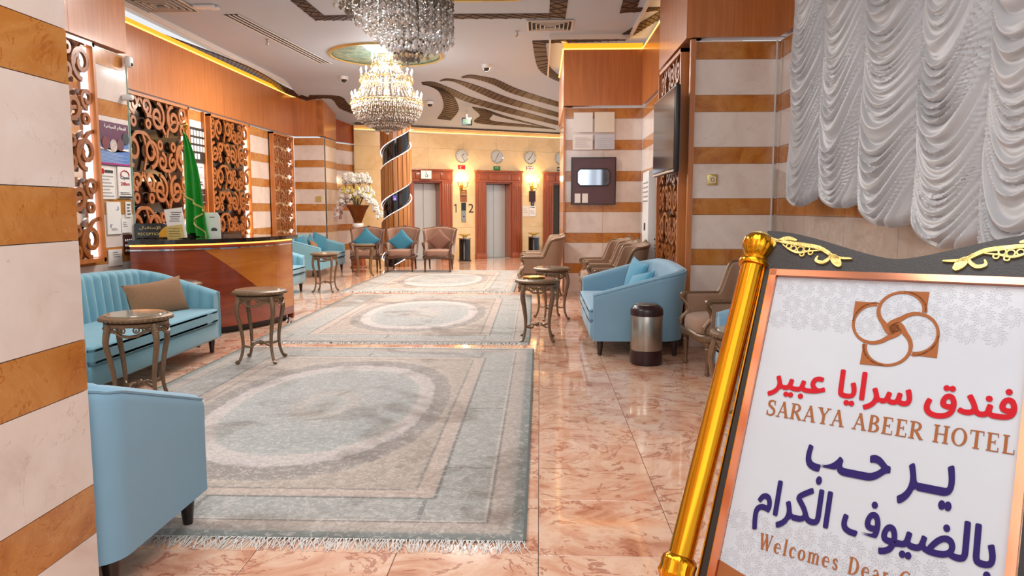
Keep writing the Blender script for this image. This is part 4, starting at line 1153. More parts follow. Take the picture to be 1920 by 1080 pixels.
# ================================================================== FLOWERS
fl_ = T('flower_arrangement', 'tall white flower arrangement in a brown and gold funnel vase behind the armchairs', 'flowers', (-4.42, 18.1, 0))
B().lathe([(.2, 0), (.22, .02), (.17, .06), (.14, .5), (.16, .9), (.2, .93), (.2, .96), (0, .96)], 24).build('pedestal', 'lift_wood', fl_)
B().lathe([(.10, .96), (.13, .99), (.14, 1.06), (.13, 1.08), (.09, 1.08)], 20).build('white_bowl', 'paper', fl_)
B().lathe([(.07, 1.07), (.10, 1.15), (.2, 1.40), (.27, 1.52), (.25, 1.52), (.08, 1.14)], 20, mod=lambda a, z: 1 + .08 * cos(7 * a)).build('funnel_vase', plain('gilded_brown', '#7c4216', .3, .5, var=.5, vs=8), fl_)
rs = random.Random(4); fb = B(); yb = B(); pb_ = B(); lb_ = B(); stb = B()
def blossom(b, c, r):
    for k in range(5):
        a = k * 2 * pi / 5 + rs.random(); b.sphere((c[0] + r * .6 * cos(a), c[1] + r * .3 * sin(k), c[2] + r * .6 * sin(a)), r * .55, 5, 3, (1, .6, 1))
for k in range(330):
    u = rs.random(); a = rs.uniform(-pi, pi)
    if k < 120:   # rounded top cluster
        c = (.34 * cos(a) * rs.random() ** .5, .26 * sin(a) * rs.random() ** .5, 2.08 + .18 * rs.random())
    elif k < 220:
        c = (.40 * cos(a) * rs.random() ** .5, .3 * sin(a) * rs.random() ** .5, 1.72 + .22 * rs.random())
    else:        # drooping sprays left and right
        s_ = -1 if k % 2 else 1; q_ = rs.random(); c = (s_ * (.2 + .36 * q_) + rs.uniform(-.06, .06), rs.uniform(-.2, .15), 1.72 - .55 * q_ ** 2 + rs.uniform(-.07, .07))
    blossom(yb if (120 <= k < 220 and rs.random() < .4) else (pb_ if k > 270 and k % 2 else fb), c, .05)
    if rs.random() < .7:
        lb_.tube([(c[0], c[1] + .03, c[2] - .02), (c[0] + rs.uniform(-.09, .09), c[1] + .02, c[2] - rs.uniform(.02, .1))], [.018, .003], 4, squash=.3)
for k in range(14):
    a = rs.uniform(0, 2 * pi); stb.tube([(0, 0, 1.4), (.15 * cos(a), .12 * sin(a), 1.7), (.3 * cos(a), .2 * sin(a), 1.75 + .3 * rs.random())], .007, 4)
fb.build('white_blossoms', 'petal', fl_, kind='stuff'); yb.build('yellow_blossoms', 'petal_yellow', fl_, kind='stuff'); pb_.build('pink_blossoms', 'petal_pink', fl_, kind='stuff')
lb_.build('leaves', 'leaf', fl_, kind='stuff'); stb.build('stems', 'leaf', fl_)
# dark doorway casing behind the flowers
dr = bpy.data.objects.new('door_4', None); COL.objects.link(dr); ST(dr); dr.location = (-4.45, 20.95, 0); dr.rotation_euler = (0, 0, math.atan2(3.4, 1.42))
B().box((.45, -.08, 1.1), (.9, .05, 2.2)).build('door_leaf', 'leg', dr, False)
for x in (0, .9): B().rbox((x, -.1, 1.15), (.14, .12, 2.3), .02, 2).build('door_frame', 'lift_wood', dr)
B().rbox((.45, -.1, 2.3), (1.1, .14, .16), .02, 2).build('lintel', 'lift_wood', dr)

# ================================================================== LOBBY WALL THINGS
def on_es(px, y_, off_=.0):
    s_ = es(px, off_); p_ = ES + ED * s_ + Vector((ED.y, -ED.x, 0)) * off_; return p_, ez(px, y_)
def clock(label, px, py, hrs):
    p_, z = on_es(px, py); t = T('wall_clock', label, 'clock', (p_.x, p_.y, z), EANG, 'round wall clocks above the lifts')
    RX = Matrix.Rotation(pi / 2, 4, 'X'); r = .19
    B().lathe([(r * .92, 0), (r, .0), (r, .035), (r * .97, .045), (r * .92, .04), (r * .92, 0)], 36, M_=RX).build('rim', 'chrome', t)
    B().lathe([(r * .93, .005), (r * .93, .028), (0, .03)], 36, M_=RX).build('dial', plain('dial', '#c8c2b8', .35, .3), t)
    for a, L_, w in ((hrs[0], .10, .012), (hrs[1], .15, .008)):
        B().ribbon([(0, 0), (L_ * sin(a), L_ * cos(a))], w, -.034, -.037, lambda u, v, q: (u, q, v)).build('hand', 'ink', t, False)
    k_ = B()
    for i in range(12): k_.box((.155 * sin(i * pi / 6), -.032, .155 * cos(i * pi / 6)), (.008, .004, .02), rot=Matrix.Rotation(-i * pi / 6, 3, 'Y').inverted())
    k_.build('hour_marks', 'ink', t, False)
clock('round silver clock above the red flag plaque', 866, 293, (.8, 2.6)); clock('round silver clock above the green flag plaque', 931.5, 294, (.5, 3.6))
clock('round silver clock above the red, white and blue flag plaque', 993, 296, (3.9, .6)); clock('round silver clock cut off by the far right pier', 1050, 297, (.3, 1.8))
def plaque(label, px, py, cols):
    p_, z = on_es(px, py); t = T('flag_plaque', label, 'flag plaque', (p_.x, p_.y, z - .05), EANG, 'small flag plaques under the clocks')
    B().box((0, -.01, .05), (.21, .02, .11)).build('plate', cols[0], t, False); return t
fr_ = M['redink']; fgm = plain('flag_green', '#2f7a34', .4); fbm = plain('flag_navy', '#2c2c6a', .4)
t = plaque('small red flag plaque with a white crescent under the first clock', 866, 314, [fr_])
B().tube([(-.03 + .025 * cos(a), -.022, .05 + .025 * sin(a)) for a in [i * .35 + .9 for i in range(13)]], .006, 4).build('crescent', 'paper', t)
t = plaque('small green flag plaque under the second clock', 931.5, 315.5, [fgm]); lines(t, -.06, .06, .045, .075, 2, 'paper', -.022)
t = plaque('small union flag plaque under the third clock', 993, 316, [fbm])
b = B(); b.box((0, -.023, .05), (.21, .004, .036)); b.box((0, -.023, .05), (.05, .004, .11)); b.ribbon([(-.1, 0), (.1, .1)], .022, -.020, -.022, lambda u, v, q: (u, q, v)); b.ribbon([(-.1, .1), (.1, 0)], .022, -.020, -.0225, lambda u, v, q: (u, q, v)); b.build('white_cross', 'paper', t, False)
b = B(); b.box((0, -.026, .05), (.21, .003, .02)); b.box((0, -.026, .05), (.026, .003, .11)); b.build('red_cross', 'redink', t, False)
t = plaque('small black and white flag plaque beside the far right pier', 1050, 317, ['ink']); B().box((0, -.022, .05), (.21, .003, .035)).build('white_band', 'paper', t, False)
def sconce(label, px, py):
    p_, z = on_es(px, py, .12); t = T('wall_sconce', label, 'wall lamp', (p_.x, p_.y, z), EANG, 'gold wall lamps between the lifts')
    b = B(); b.sphere((0, .09, -.08), .05, 10, 6, (1, .5, 1.6)); b.tube(bez([(0, .06, -.22), (0, 0, -.16), (0, .05, -.05), (0, .05, .06)], 5), .012, 6)
    for s_ in (-1, 1):
        b.tube(bez([(0, .05, -.1), (s_ * .06, -.02, -.12), (s_ * .13, -.03, -.08), (s_ * .14, -.02, 0)], 5), .011, 6)
        b.lathe([(.0, 0), (.04, .01), (.045, .02), (.02, .025)], 12, (s_ * .14, -.02, 0))
        b.tube(bez([(s_ * .06, 0, -.1), (s_ * .1, 0, -.16), (s_ * .05, 0, -.17)], 5), .007, 5)
    b.build('arm', 'brass', t)
    for s_ in (-1, 1):
        B().lathe([(.010, .02), (.010, .09)], 8, (s_ * .14, -.02, 0)).build('candle_tube', 'paper', t)
        B().lathe([(.008, .09), (.024, .12), (.02, .15), (0, .19)], 10, (s_ * .14, -.02, 0)).build('bulb', 'bulb_warm', t)
    P2 = p_ + Vector((ED.y, -ED.x, 0)) * .12
    lamp('POINT', (P2.x, P2.y, z + .17), 15, (1, .74, .42), .08)
sconce('gold two candle wall lamp between the first and second lift', 868, 344); sconce('gold two candle wall lamp between the second and third lift', 1000, 346)
# call panels, numbers and notices
p_, z = on_es(869, 405); t = T('call_panel', 'lift call panel, black above and steel below, between the numbers 1 and 2', 'call panel', (p_.x, p_.y, z - .0), EANG)
hz = ez(869, 380) - ez(869, 416); t.location.z = ez(869, 416)
B().rbox((0, -.015, hz * .3), (.14, .03, hz * .6), .006, 1).build('steel_plate', 'steel', t); B().rbox((0, -.018, hz * .8), (.14, .03, hz * .4), .006, 1).build('display', 'black', t)
B().lathe([(0, 0), (.02, 0), (.02, .008), (0, .01)], 14, M_=Matrix.Translation((0, -.03, hz * .28)) @ Matrix.Rotation(pi / 2, 4, 'X')).build('button', 'ink', t)
for ch, px in (('1', 855), ('2', 883)):
    p_, z = on_es(px, 398.5); t = T('wall_numeral', 'black numeral %s %s the lift call panel' % (ch, 'left of' if ch == '1' else 'right of'), 'numeral', (p_.x, p_.y, z), EANG)
    if ch == '2': put_text(ch, 'ink', t, 0, 0, .155, .25, -.012, .0, align='c', name='numeral')
    else: B().ribbon([(-.055, .19), (.0, .245), (.0, 0)], .026, -.012, -.002, lambda u, v, q: (u, q, v)).build('numeral', 'ink', t, False)
def wallboard(name, label, px, ytop, ybot, w, mat, cat='sign', parts=()):
    p_, _ = on_es(px, ytop); z0, z1 = ez(px, ybot), ez(px, ytop); t = T(name, label, cat, (p_.x, p_.y, z0), EANG)
    B().box((0, -.012, (z1 - z0) / 2), (w, .02, z1 - z0)).build('sheet', mat, t, False); return t, z1 - z0
t, h = wallboard('notice_board', 'brown notice in two fields under the first gold wall lamp', 869, 356, 378, .20, plain('brown_sign', '#8c5230', .4, var=.4, vs=20)); B().box((0, -.024, h * .45), (.2, .005, .015)).build('divider', 'ink', t, False); lines(t, -.08, .08, h * .55, h * .9, 3, 'goldsoft', -.025)
t, h = wallboard('notice_board', 'dark maroon notice under the second gold wall lamp', 997.5, 358, 378, .20, plain('maroon_sign', '#3a1a1c', .4)); lines(t, -.08, .08, h * .2, h * .8, 3, 'inlay', -.025)
t, h = wallboard('call_panel', 'slim black call panel between the second and third lift', 998, 378, 386, .1, 'black', 'call panel'); B().box((0, -.024, h * .5), (.03, .004, .02)).build('button', 'chrome', t, False)
t, h = wallboard('notice_sheet', 'white notice with black heading under the slim call panel', 998, 386, 405.5, .21, 'paper', 'poster'); lines(t, -.07, .07, h * .78, h * .95, 1, 'ink', -.025); lines(t, -.08, .08, h * .2, h * .6, 3, 'grey_print', -.025)
t, h = wallboard('notice_sheet', 'pale blank notice left of the white one beside the third lift', 985, 386, 406, .22, plain('cream_paper', '#e6dccc', .5), 'poster'); lines(t, -.08, .08, h * .3, h * .8, 3, plain('pale_print', '#cfc4b6', .5), -.025)
# wheelchair sign on the first lift's lintel
p_, _ = on_es(800, 327, .2); t = T('wheelchair_sign', 'white wheelchair sign on the lintel of the first lift', 'sign', (p_.x, p_.y, ez(800, 337) + .0), EANG)
B().box((0, -.0, .13), (.30, .012, .22)).build('sheet', 'paper', t, False)
b = B(); b.tube([(.01 + .035 * cos(a), -.01, .10 + .035 * sin(a)) for a in [i * .45 - 3.6 for i in range(11)]], .008, 5); b.tube([(-.005, -.01, .18), (-.0, -.01, .13), (.03, -.01, .13), (.045, -.01, .09), (.06, -.01, .09)], .008, 5); b.sphere((-.008, -.01, .2), .014, 8, 5)
b.build('pictogram', plain('blue_sign_ink', '#2a3a8c', .4), t)
# exit sign hanging from the sloping ceiling
X_, Z_ = onY(875.5, 228, 19.2); t = T('exit_sign', 'small dark green running man exit sign hanging before the lifts', 'exit sign', (X_, 19.2, Z_ - .09))
B().rbox((0, 0, .09), (.26, .05, .20), .006, 1).build('box', 'black', t); B().box((0, -.028, .09), (.20, .006, .13)).build('green_face', plain('exit_green', '#104a2c', .3, emit='#18a050', es=.04), t, False)
b = B(); b.tube([(-.03, -.033, .13), (-.01, -.033, .09), (.02, -.033, .05)], .008, 4); b.tube([(-.05, -.033, .09), (.02, -.033, .1)], .006, 4); b.box((.06, -.033, .09), (.03, .003, .09)); b.build('running_man', plain('pale_green', '#8cd8a8', .4), t)
B().tube([(0, 0, .19), (0, 0, ceil_z(X_, 19.2) - (Z_ - .09))], .006, 5).build('hanger', 'chrome', t)

# ================================================================== CHANDELIERS
rs = random.Random(11)
def strand(pts, r0=.011):
    b = B()
    for i, p in enumerate(pts):
        r = r0 * (1 + .35 * (i % 4 == 3)); b.octa(p, r, r * 1.35)
    return b
def beadmesh(L_, r=.014, step=.036, end=True):
    b = strand([(0, 0, -k * step) for k in range(int(L_ / step))], r)
    z = -int(L_ / step) * step
    if end: b.octa((0, 0, z - .005), r * 1.6, r * 2.4)
    me = b.mesh('crystal_strand', False); me.materials.append(M['crystal']); return me
c1 = T('crystal_chandelier', 'large silvery chandelier of crystal strands ending in a point, cut by the picture top', 'chandelier', (-1.42, 7.3, 4.22))
B().lathe([(0, 0), (.60, 0), (.62, -.02), (.62, -.05), (.60, -.06), (0, -.06)], 48).build('ceiling_plate', 'chrome', c1)
B().lathe([(.3, -.06), (.34, -.2), (.30, -.42), (.18, -.55), (0, -.58)], 24, (.22, 0, 0), mod=lambda a, z: 1 + .08 * cos(9 * a)).build('gold_heart', 'goldsoft', c1)
cache = {}
tipx = .13
cnt = 0
pts_ = []
for k in range(250):
    r = .61 * math.sqrt((k + .5) / 250); a = k * 2.39996; pts_.append((r * cos(a), r * sin(a)))
for k in range(36):
    r = .15 * math.sqrt((k + .5) / 36); a = k * 2.39996; pts_.append((tipx + r * cos(a), r * sin(a)))
for (x, y) in pts_:
    dx, dy = x - tipx, y; dd = math.hypot(dx, dy); an = math.atan2(dy, dx)
    slope = .66 - .22 * cos(an) - .05 * sin(3 * an)
    L_ = round((1.36 - slope * dd) / .04) * .04
    L_ = max(.25, L_ - rs.choice((.04, 0, 0)))
    if L_ not in cache: cache[L_] = beadmesh(L_, .0135, .026)
    o = link('crystal_strand', cache[L_], c1); o.location = (x, y, -.05); o.rotation_euler = (0, 0, rs.random() * 6)
    cnt += 1
for k in range(10):
    a = 2 * pi * k / 10
    B().lathe([(.006, 0), (.016, .03), (0, .07)], 8, (.45 * cos(a), .45 * sin(a), -.22)).build('bulb', 'bulb', c1)
c2 = T('candle_chandelier', 'three tier gold and crystal chandelier with glowing candle bulbs under the round mural', 'chandelier', (-2.83, 14.0, 2.84))
B().tube([(0, 0, .1), (0, 0, 1.4)], .03, 8).build('stem', 'champagne', c2)
B().lathe([(0, 1.33), (.12, 1.35), (.16, 1.4), (0, 1.4)], 24).build('canopy', 'champagne', c2)
def tier(R_, z, nst, R2, z2, bow=.0):
    for k in range(nst):
        a = 2 * pi * k / nst + z; pts = []
        n = max(6, int(math.hypot(R2 - R_, z2 - z) / .034))
        for i in range(n + 1):
            u = i / n; r = R_ + (R2 - R_) * u + bow * sin(pi * u); pts.append((r * cos(a), r * sin(a), z + (z2 - z) * u))
        strand(pts, .015).build('crystal_strand', 'crystal', c2, False)
def bowl(R_, z, depth, nst):
    for k in range(nst):
        a = 2 * pi * k / nst; pts = []; n = 28
        for i in range(n):
            u = i / n * pi / 2 * (.96 if k % 2 else .6)
            r = R_ * cos(u); pts.append((r * cos(a), r * sin(a), z - depth * sin(u)))
        strand([(p[0] + rs.uniform(-.008, .008), p[1] + rs.uniform(-.008, .008), p[2] + rs.uniform(-.008, .008)) for p in pts], .0145).build('crystal_strand', 'crystal', c2, False)
bowl(.64, .50, .46, 100); bowl(.50, .48, .36, 36)
B().lathe([(.0, .05), (.3, .14), (.5, .3), (.58, .5), (0, .52)], 24).build('bowl_liner', plain('bronze_liner', '#9a8468', .3, .7), c2)
B().sphere((0, 0, .0), .035, 8, 6).build('end_ball', 'crystal', c2, False)
tier(.42, .98, 44, .60, .62, -.03); tier(.2, 1.22, 28, .40, 1.02, -.02); tier(.26, 1.36, 20, .2, 1.2, -.03)
for (R_, z, nc, w_) in ((.64, .56, 18, .05), (.47, .98, 14, .04), (.26, 1.24, 6, .03)):
    g = B(); g.tube([(R_ * .93 * cos(a), R_ * .93 * sin(a), z) for a in [i * pi / 24 for i in range(48)]], .014, 6, True)
    for k in range(nc):
        a = 2 * pi * k / nc; c_, s_ = cos(a), sin(a)
        g.tube(bez([(R_ * .4 * c_, R_ * .4 * s_, z - .02), (R_ * .75 * c_, R_ * .75 * s_, z - .10), (R_ * 1.0 * c_, R_ * 1.0 * s_, z - .06), (R_ * c_, R_ * s_, z + .02)], 4), .011, 5)
        g.lathe([(.006, 0), (.034, .012), (.036, .02), (.014, .024)], 8, (R_ * c_, R_ * s_, z + .01))
        for q in range(3):
            aa = a + (q - 1) * .10; g.tube([(R_ * 1.0 * cos(aa) + .0, R_ * sin(aa), z - .05 + .03 * sin(t_)) if False else ((R_ + .03 * cos(t_)) * cos(aa), (R_ + .03 * cos(t_)) * sin(aa), z - .05 + .03 * sin(t_)) for t_ in [i * pi / 4 for i in range(8)]], .007, 4, True)
    g.build('gold_arms', 'champagne', c2)
    for k in range(nc):
        a = 2 * pi * k / nc
        cb2 = B(); cb2.lathe([(.009, .03), (.009, .095)], 8, (R_ * cos(a), R_ * sin(a), z)); ct = cb2.build('candle', 'paper', c2)
        B().lathe([(.006, .095), (.018, .12), (.016, .14), (0, .175)], 8, (R_ * cos(a), R_ * sin(a), z)).build('bulb', 'bulb', ct)

# ================================================================== CEILING FITTINGS
def slotvent(label, P4, n=3):
    Q = [Vector(onC(*p)) for p in P4]; c = sum(Q, Vector()) / 4; t = T('ceiling_vent', label, 'vent', (c.x, c.y, CEIL))
    q = [p - c for p in Q]; b = B(); b.add([(p.x, p.y, -.006) for p in q] + [(p.x, p.y, .0) for p in q], [(0, 1, 2, 3), (0, 1, 5, 4), (1, 2, 6, 5), (2, 3, 7, 6), (3, 0, 4, 7)]); b.build('backing', 'vent_dark', t, False)
    for k in range(n + 1):
        u = k / n; a = q[0].lerp(q[3], u); e = q[1].lerp(q[2], u)
        B().tube([(a.x, a.y, -.012), (e.x, e.y, -.012)], .012, 4).build('slat', 'vent', t, False)
slotvent('long slim slotted air vent running along the left of the ceiling', [(420, 27), (600, 118), (622, 118), (446, 26)], 3)
def sqvent(label, x, y, w, d, rz=0):
    t = T('ceiling_vent', label, 'vent', (x, y, CEIL), rz)
    B().box((0, 0, -.004), (w, d, .008)).build('backing', 'vent_dark', t, False)
    for k in range(5):
        s_ = 1 - k * .19; f = B(); ww, dd = w * s_ / 2, d * s_ / 2; wd = .045 if k == 0 else .022
        P = [(-ww, -dd), (ww, -dd), (ww, dd), (-ww, dd)]
        f.ribbon(P, wd, -.028 - .004 * k, -.008, lambda u, v, q: (u, v, q), True); f.build('frame' if k == 0 else 'slat', 'vent', t, False)
X_, Y_ = onZ(1031, 46, CEIL); sqvent('square slatted ceiling vent above the far right pier', X_, Y_, .68, .62)
X_, Y_ = onZ(300, 6, CEIL); sqvent('slatted ceiling vent at the top left corner', X_ - .0, Y_, .75, .75)
X_, Y_ = onZ(385, 10, CEIL); t = T('smoke_detector', 'white flat detector on the ceiling beside the top left vent', 'detector', (X_, Y_, CEIL)); B().rbox((0, 0, -.02), (.30, .16, .04), .015, 2).build('body', 'plastic', t); B().rbox((.12, .02, -.035), (.12, .1, .03), .01, 2).build('sensor', 'plastic', t)
def dome(label, px, py, c=True):
    q = onC(px, py); t = T('security_camera', label, 'security camera', q)
    B().lathe([(.09, 0), (.09, -.05), (.08, -.07), (.06, -.07)], 20).build('housing', 'plastic', t)
    B().lathe([(.062, -.065), (.055, -.10), (.03, -.125), (0, -.13)], 16).build('lens_dome', 'black', t)
dome('white dome camera on the ceiling right of the chandeliers', 912, 121); dome('white dome camera on the ceiling left of the candle chandelier', 645, 143); dome('small white dome camera right of the candle chandelier, low on the ceiling', 806, 190)
def sprink(label, px, py):
    q = onC(px, py); t = T('sprinkler', label, 'sprinkler', q)
    B().lathe([(.035, 0), (.035, -.01), (.012, -.015), (.012, -.06), (.02, -.065)], 10).build('stem', 'chrome', t); B().lathe([(0, -.09), (.035, -.088), (.035, -.084), (0, -.082)], 10).build('deflector', 'chrome', t)
    B().tube([(-.015, 0, -.06), (-.015, 0, -.085)], .004, 4).build('arm', 'chrome', t)
sprink('ceiling sprinkler beside the long slotted vent', 500, 73); sprink('ceiling sprinkler left of the square vent', 970, 58)
for lab, px, py in (('white motion sensor at the lower corner of the near left veneer panel', 238, 116), ('small white camera on the greenish glass edge above the scroll screen', 236, 183)):
    y_, z_ = onX(px, py, -4.56); t = T('motion_sensor', lab, 'sensor', (-4.54, y_, z_)); B().rbox((0, 0, 0), (.07, .09, .12) if py < 150 else (.12, .07, .07), .025, 3).build('body', 'plastic', t); B().sphere((.03, 0, -.03), .02, 8, 5).build('lens', 'black', t)
for lab, px, py in (('small round ceiling spot on the inlaid band over the far right pier', 1058, 77),):
    q = onC(px, py); t = T('ceiling_spot', lab, 'ceiling light', q); B().lathe([(0, -.02), (.05, -.02), (.06, -.01), (.06, 0)], 16).build('ring', 'plastic', t)

# ================================================================== RIGHT WALL THINGS
# television on an arm
tv = T('television', 'large black flat television on a wall arm, seen from the side, before the scroll screen', 'television', (1.345, 8.3, 2.24), -pi / 2)
B().rbox((0, .02, 0), (1.40, .05, .86), .012, 2).build('casing', 'blackmat', tv)
B().box((0, -.008, .01), (1.36, .006, .80)).build('screen', 'screen', tv, False)
B().rbox((0, -.008, -.415), (1.38, .012, .025), .004, 1).build('bezel_strip', 'steel', tv)
B().rbox((0, .06, 0), (.5, .05, .4), .02, 2).build('rear_box', 'blackmat', tv)
B().tube([(0, .08, 0), (.1, .09, 0), (0, .1, 0)], .012, 6).build('wall_arm', 'blackmat', tv)
# floor standing air conditioner
ac = T('air_conditioner', 'tall white floor-standing air conditioner between the framed board and the scroll screen', 'air conditioner', (1.54, 10.2, 0), -pi / 2)
B().rbox((0, 0, .97), (.55, .24, 1.94), .02, 2).build('casing', 'plastic', ac)
for k in range(5): B().rbox((0, -.125, 1.55 + .06 * k), (.46, .02, .018), .004, 1).build('louvre', 'vent', ac)
B().box((0, -.122, 1.2), (.12, .006, .1)).build('display', 'vent_dark', ac, False); B().rbox((0, -.122, .45), (.46, .01, .6), .004, 1).build('intake_grille', 'vent', ac)
b = B(); b.box((.279, .02, 1.0), (.004, .12, .26)); b.build('energy_label', 'paper', ac, False)
b = B()
for k in range(5): b.box((.283, .02 - .01 * (k % 2), .92 + .04 * k), (.003, .09 - .02 * (k % 3), .018))
b.build('label_print', 'ink', ac, False)
# framed board and sheets on the far pier
def fy(x, y, Y=12.78): return onY(x, y, Y)
xa, za = fy(1071, 383); xb, zb_ = fy(1154, 296)
bd = T('framed_board', 'dark plum framed board with an eight-cornered mirrored window on the far right pier', 'framed board', ((xa + xb) / 2, 12.78, za))
w, h = xb - xa, zb_ - za
B().rbox((0, -.03, h / 2), (w, .06, h), .006, 1).build('board', plain('plum_board', '#5c3a3c', .3, var=.2), bd)
f = B(); f.ribbon([(-w / 2, 0), (w / 2, 0), (w / 2, h), (-w / 2, h)], .025, -.07, -.02, lambda u, v, t_: (u, t_, v), True); f.build('outer_frame', 'leg', bd)
ow_, oh, cc, zz = w * .37, h * .18, .05, h * .58
octp = [(-ow_ + cc, zz - oh), (ow_ - cc, zz - oh), (ow_, zz - oh + cc), (ow_, zz + oh - cc), (ow_ - cc, zz + oh), (-ow_ + cc, zz + oh), (-ow_, zz + oh - cc), (-ow_, zz - oh + cc)]
B().prism(octp, -.063, -.067, lambda u, v, t_: (u, t_, v)).build('mirror', plain('mirror', '#b8c0cc', .06, .9), bd, False)
B().ribbon(octp, .02, -.085, -.06, lambda u, v, t_: (u, t_, v), True).build('inner_frame', 'ink', bd)
for x in (-w * .36, -w * .19): B().box((x, -.064, h * .13), (w * .13, .006, h * .2)).build('white_card', 'paper', bd, False)
for i, (x0_, x1_, y0_, y1_, mm, lab) in enumerate(((1075, 1112, 211, 248, 'paper', 'upper left white sheet'), (1114, 1153, 210, 248, None, 'upper right cream sheet'), (1073, 1112, 252, 281, 'paper', 'lower left white sheet'), (1114, 1153, 252, 280, None, 'lower right grey sheet'))):
    xa, za = fy(x0_, y1_); xb, zb_ = fy(x1_, y0_)
    t = T('notice_sheet', lab + ' of the four above the framed board', 'poster', (xa, 12.78, za))
    B().box(((xb - xa) / 2, -.008, (zb_ - za) / 2), (xb - xa - .01, .01, zb_ - za)).build('sheet', mm or plain('sheet_%d' % i, '#e8dcc8' if i == 1 else '#c8c8d0', .2), t, False)
    if i >= 2: lines(t, .04, xb - xa - .04, .04, zb_ - za - .04, 5, plain('faint_print_%d' % i, '#d4d0d4', .5), -.016)
# gold socket on the near right pier
xa, za = onY(1325, 347, 7.8); t = T('wall_plate', 'square gold socket plate with a round centre on the near right striped pier', 'socket', (xa, 7.795, za))
w = onY(1345, 347, 7.8)[0] - xa
B().rbox((w / 2, -.006, w / 2), (w, .014, w), .005, 2).build('plate', 'goldsoft', t); B().rbox((w / 2, -.014, w / 2), (w * .62, .006, w * .62), .003, 1).build('inner_plate', plain('ivory', '#e6dcc0', .4), t)
B().tube([(w / 2 + w * .16 * cos(a * pi / 6), -.018, w / 2 + w * .16 * sin(a * pi / 6)) for a in range(12)], .004, 4, True).build('ring', 'brass', t)
xa, za = onY(1478, 286, 7.3); t = T('curtain_bracket', 'small white bracket at the left edge of the curtain', 'bracket', (2.38, 7.1, za)); B().rbox((-.03, 0, 0), (.06, .06, .1), .01, 2).build('body', 'plastic', t)

# ================================================================== GATHERED CURTAIN
silk, nt, b_ = newmat('grey_silk')
v_ = coords(nt, (1, 1, 1), False)
nt.links.new(mixc(nt, noise(nt, v_, 3.0), lin('#a2a5aa'), lin('#bcbfc3')), b_.inputs['Base Color'])
b_.inputs['Roughness'].default_value = .42; b_.inputs['Sheen Weight'].default_value = .5; b_.inputs['Metallic'].default_value = .15
bump(nt, b_, noise(nt, coords(nt, (30, 30, 4), False), 3, 2), .08, .004)
M['silk'] = silk
cu = T('austrian_curtain', 'silvery grey gathered curtain hanging in scalloped swags over the right window', 'curtain', (0, 0, 0))
YB = [6.78, 6.06, 5.32, 4.54, 3.86, 3.18, 2.5, 1.85]
HE = [1.62, 1.58, 1.50, 1.38, 1.28, 1.24, 1.22, 1.2]; HC = [1.47, 1.44, 1.31, 1.22, 1.165, 1.15, 1.15]
rs = random.Random(21)
for i in range(7):
    ph = [rs.uniform(0, 6) for _ in range(10)]; NU, NV = 44, 400 if i < 6 else 120
    def cf(u, v, i=i, ph=ph):
        e = abs(2 * u - 1); s_ = 1 - e ** 2.1; top = 4.22
        hem = HE[i] + (HE[i + 1] - HE[i]) * u; hem = hem - (min(HE[i], HE[i + 1]) - HC[i] + .02) * (1 - e ** 2.6)
        z = top + (hem - top) * v
        asym = .10 * sin(ph[0] + z * 1.3) * (u - .5) + .05 * sin(ph[1] + z * 3.1 + u * 2)
        sag = .34 + .05 * sin(ph[2] + z * 2.2)
        q = z + sag * s_ + asym
        psi = q / .074 + .5 * sin(ph[3] + q * 9) + .25 * sin(ph[4] + q * 23 + u * 1.5) + .22 * sin(ph[5] + u * 4 + q * 4)
        f1 = 1 - abs(math.fmod(psi + 100, 1) * 2 - 1) ** 1.4
        f2 = .5 + .5 * sin(psi * 2 * pi * 2.37 + ph[6] + 5 * u)
        amp = (.010 + .036 * s_ ** .7) * (.7 + .3 * sin(ph[7] + q * 6))
        x = 2.27 - .035 - .075 * s_ ** .6 - amp * f1 - .010 * f2 * (.4 + .6 * s_)
        # last centimetres roll back under the hem
        rl = max(0, 1 - (z - hem) / .06); x += .05 * rl * rl
        y = YB[i] + (YB[i + 1] - YB[i]) * u - .004 * sin(psi * 2 * pi) * (1 - s_)
        return (x, y, z - .012 * f1 * s_)
    B().grid(cf, NU, NV).build('scalloped_swag', 'silk', cu, ang=70)
for i in range(8):
    q = B(); q.tube([(2.262 - .008 * (k % 2), YB[i] + .006 * sin(k), 4.2 - (4.2 - HE[i] - .02) * k / 150) for k in range(151)], [.014 + .005 * (k % 2) for k in range(151)], 6); q.build('gathered_seam', 'silk', cu)
B().box((2.28, 4.3, 4.26), (.08, 5.2, .05)).build('curtain_rail', 'vent', cu, False)

# ================================================================== WELCOME SIGN
sn = T('welcome_sign', 'hotel welcome sign leaning back in the right foreground with gold pole and black crest', 'sign', (.6946, 2.1999, 1.2505))
sn.rotation_euler = (-.4707, -.01817, -.66262)
SW, SH = .62, .90
L2 = lambda u, v, t: (u, t, -v)     # u right, v down, t depth (negative towards the viewer)
B().box((SW / 2, .012, -SH / 2), (SW + .01, .012, SH + .01)).build('back_board', 'charcoal', sn, False)
sheet = B().box((SW / 2, .003, -SH / 2), (SW, .004, SH)).build('sheet', 'sheet', sn, False)
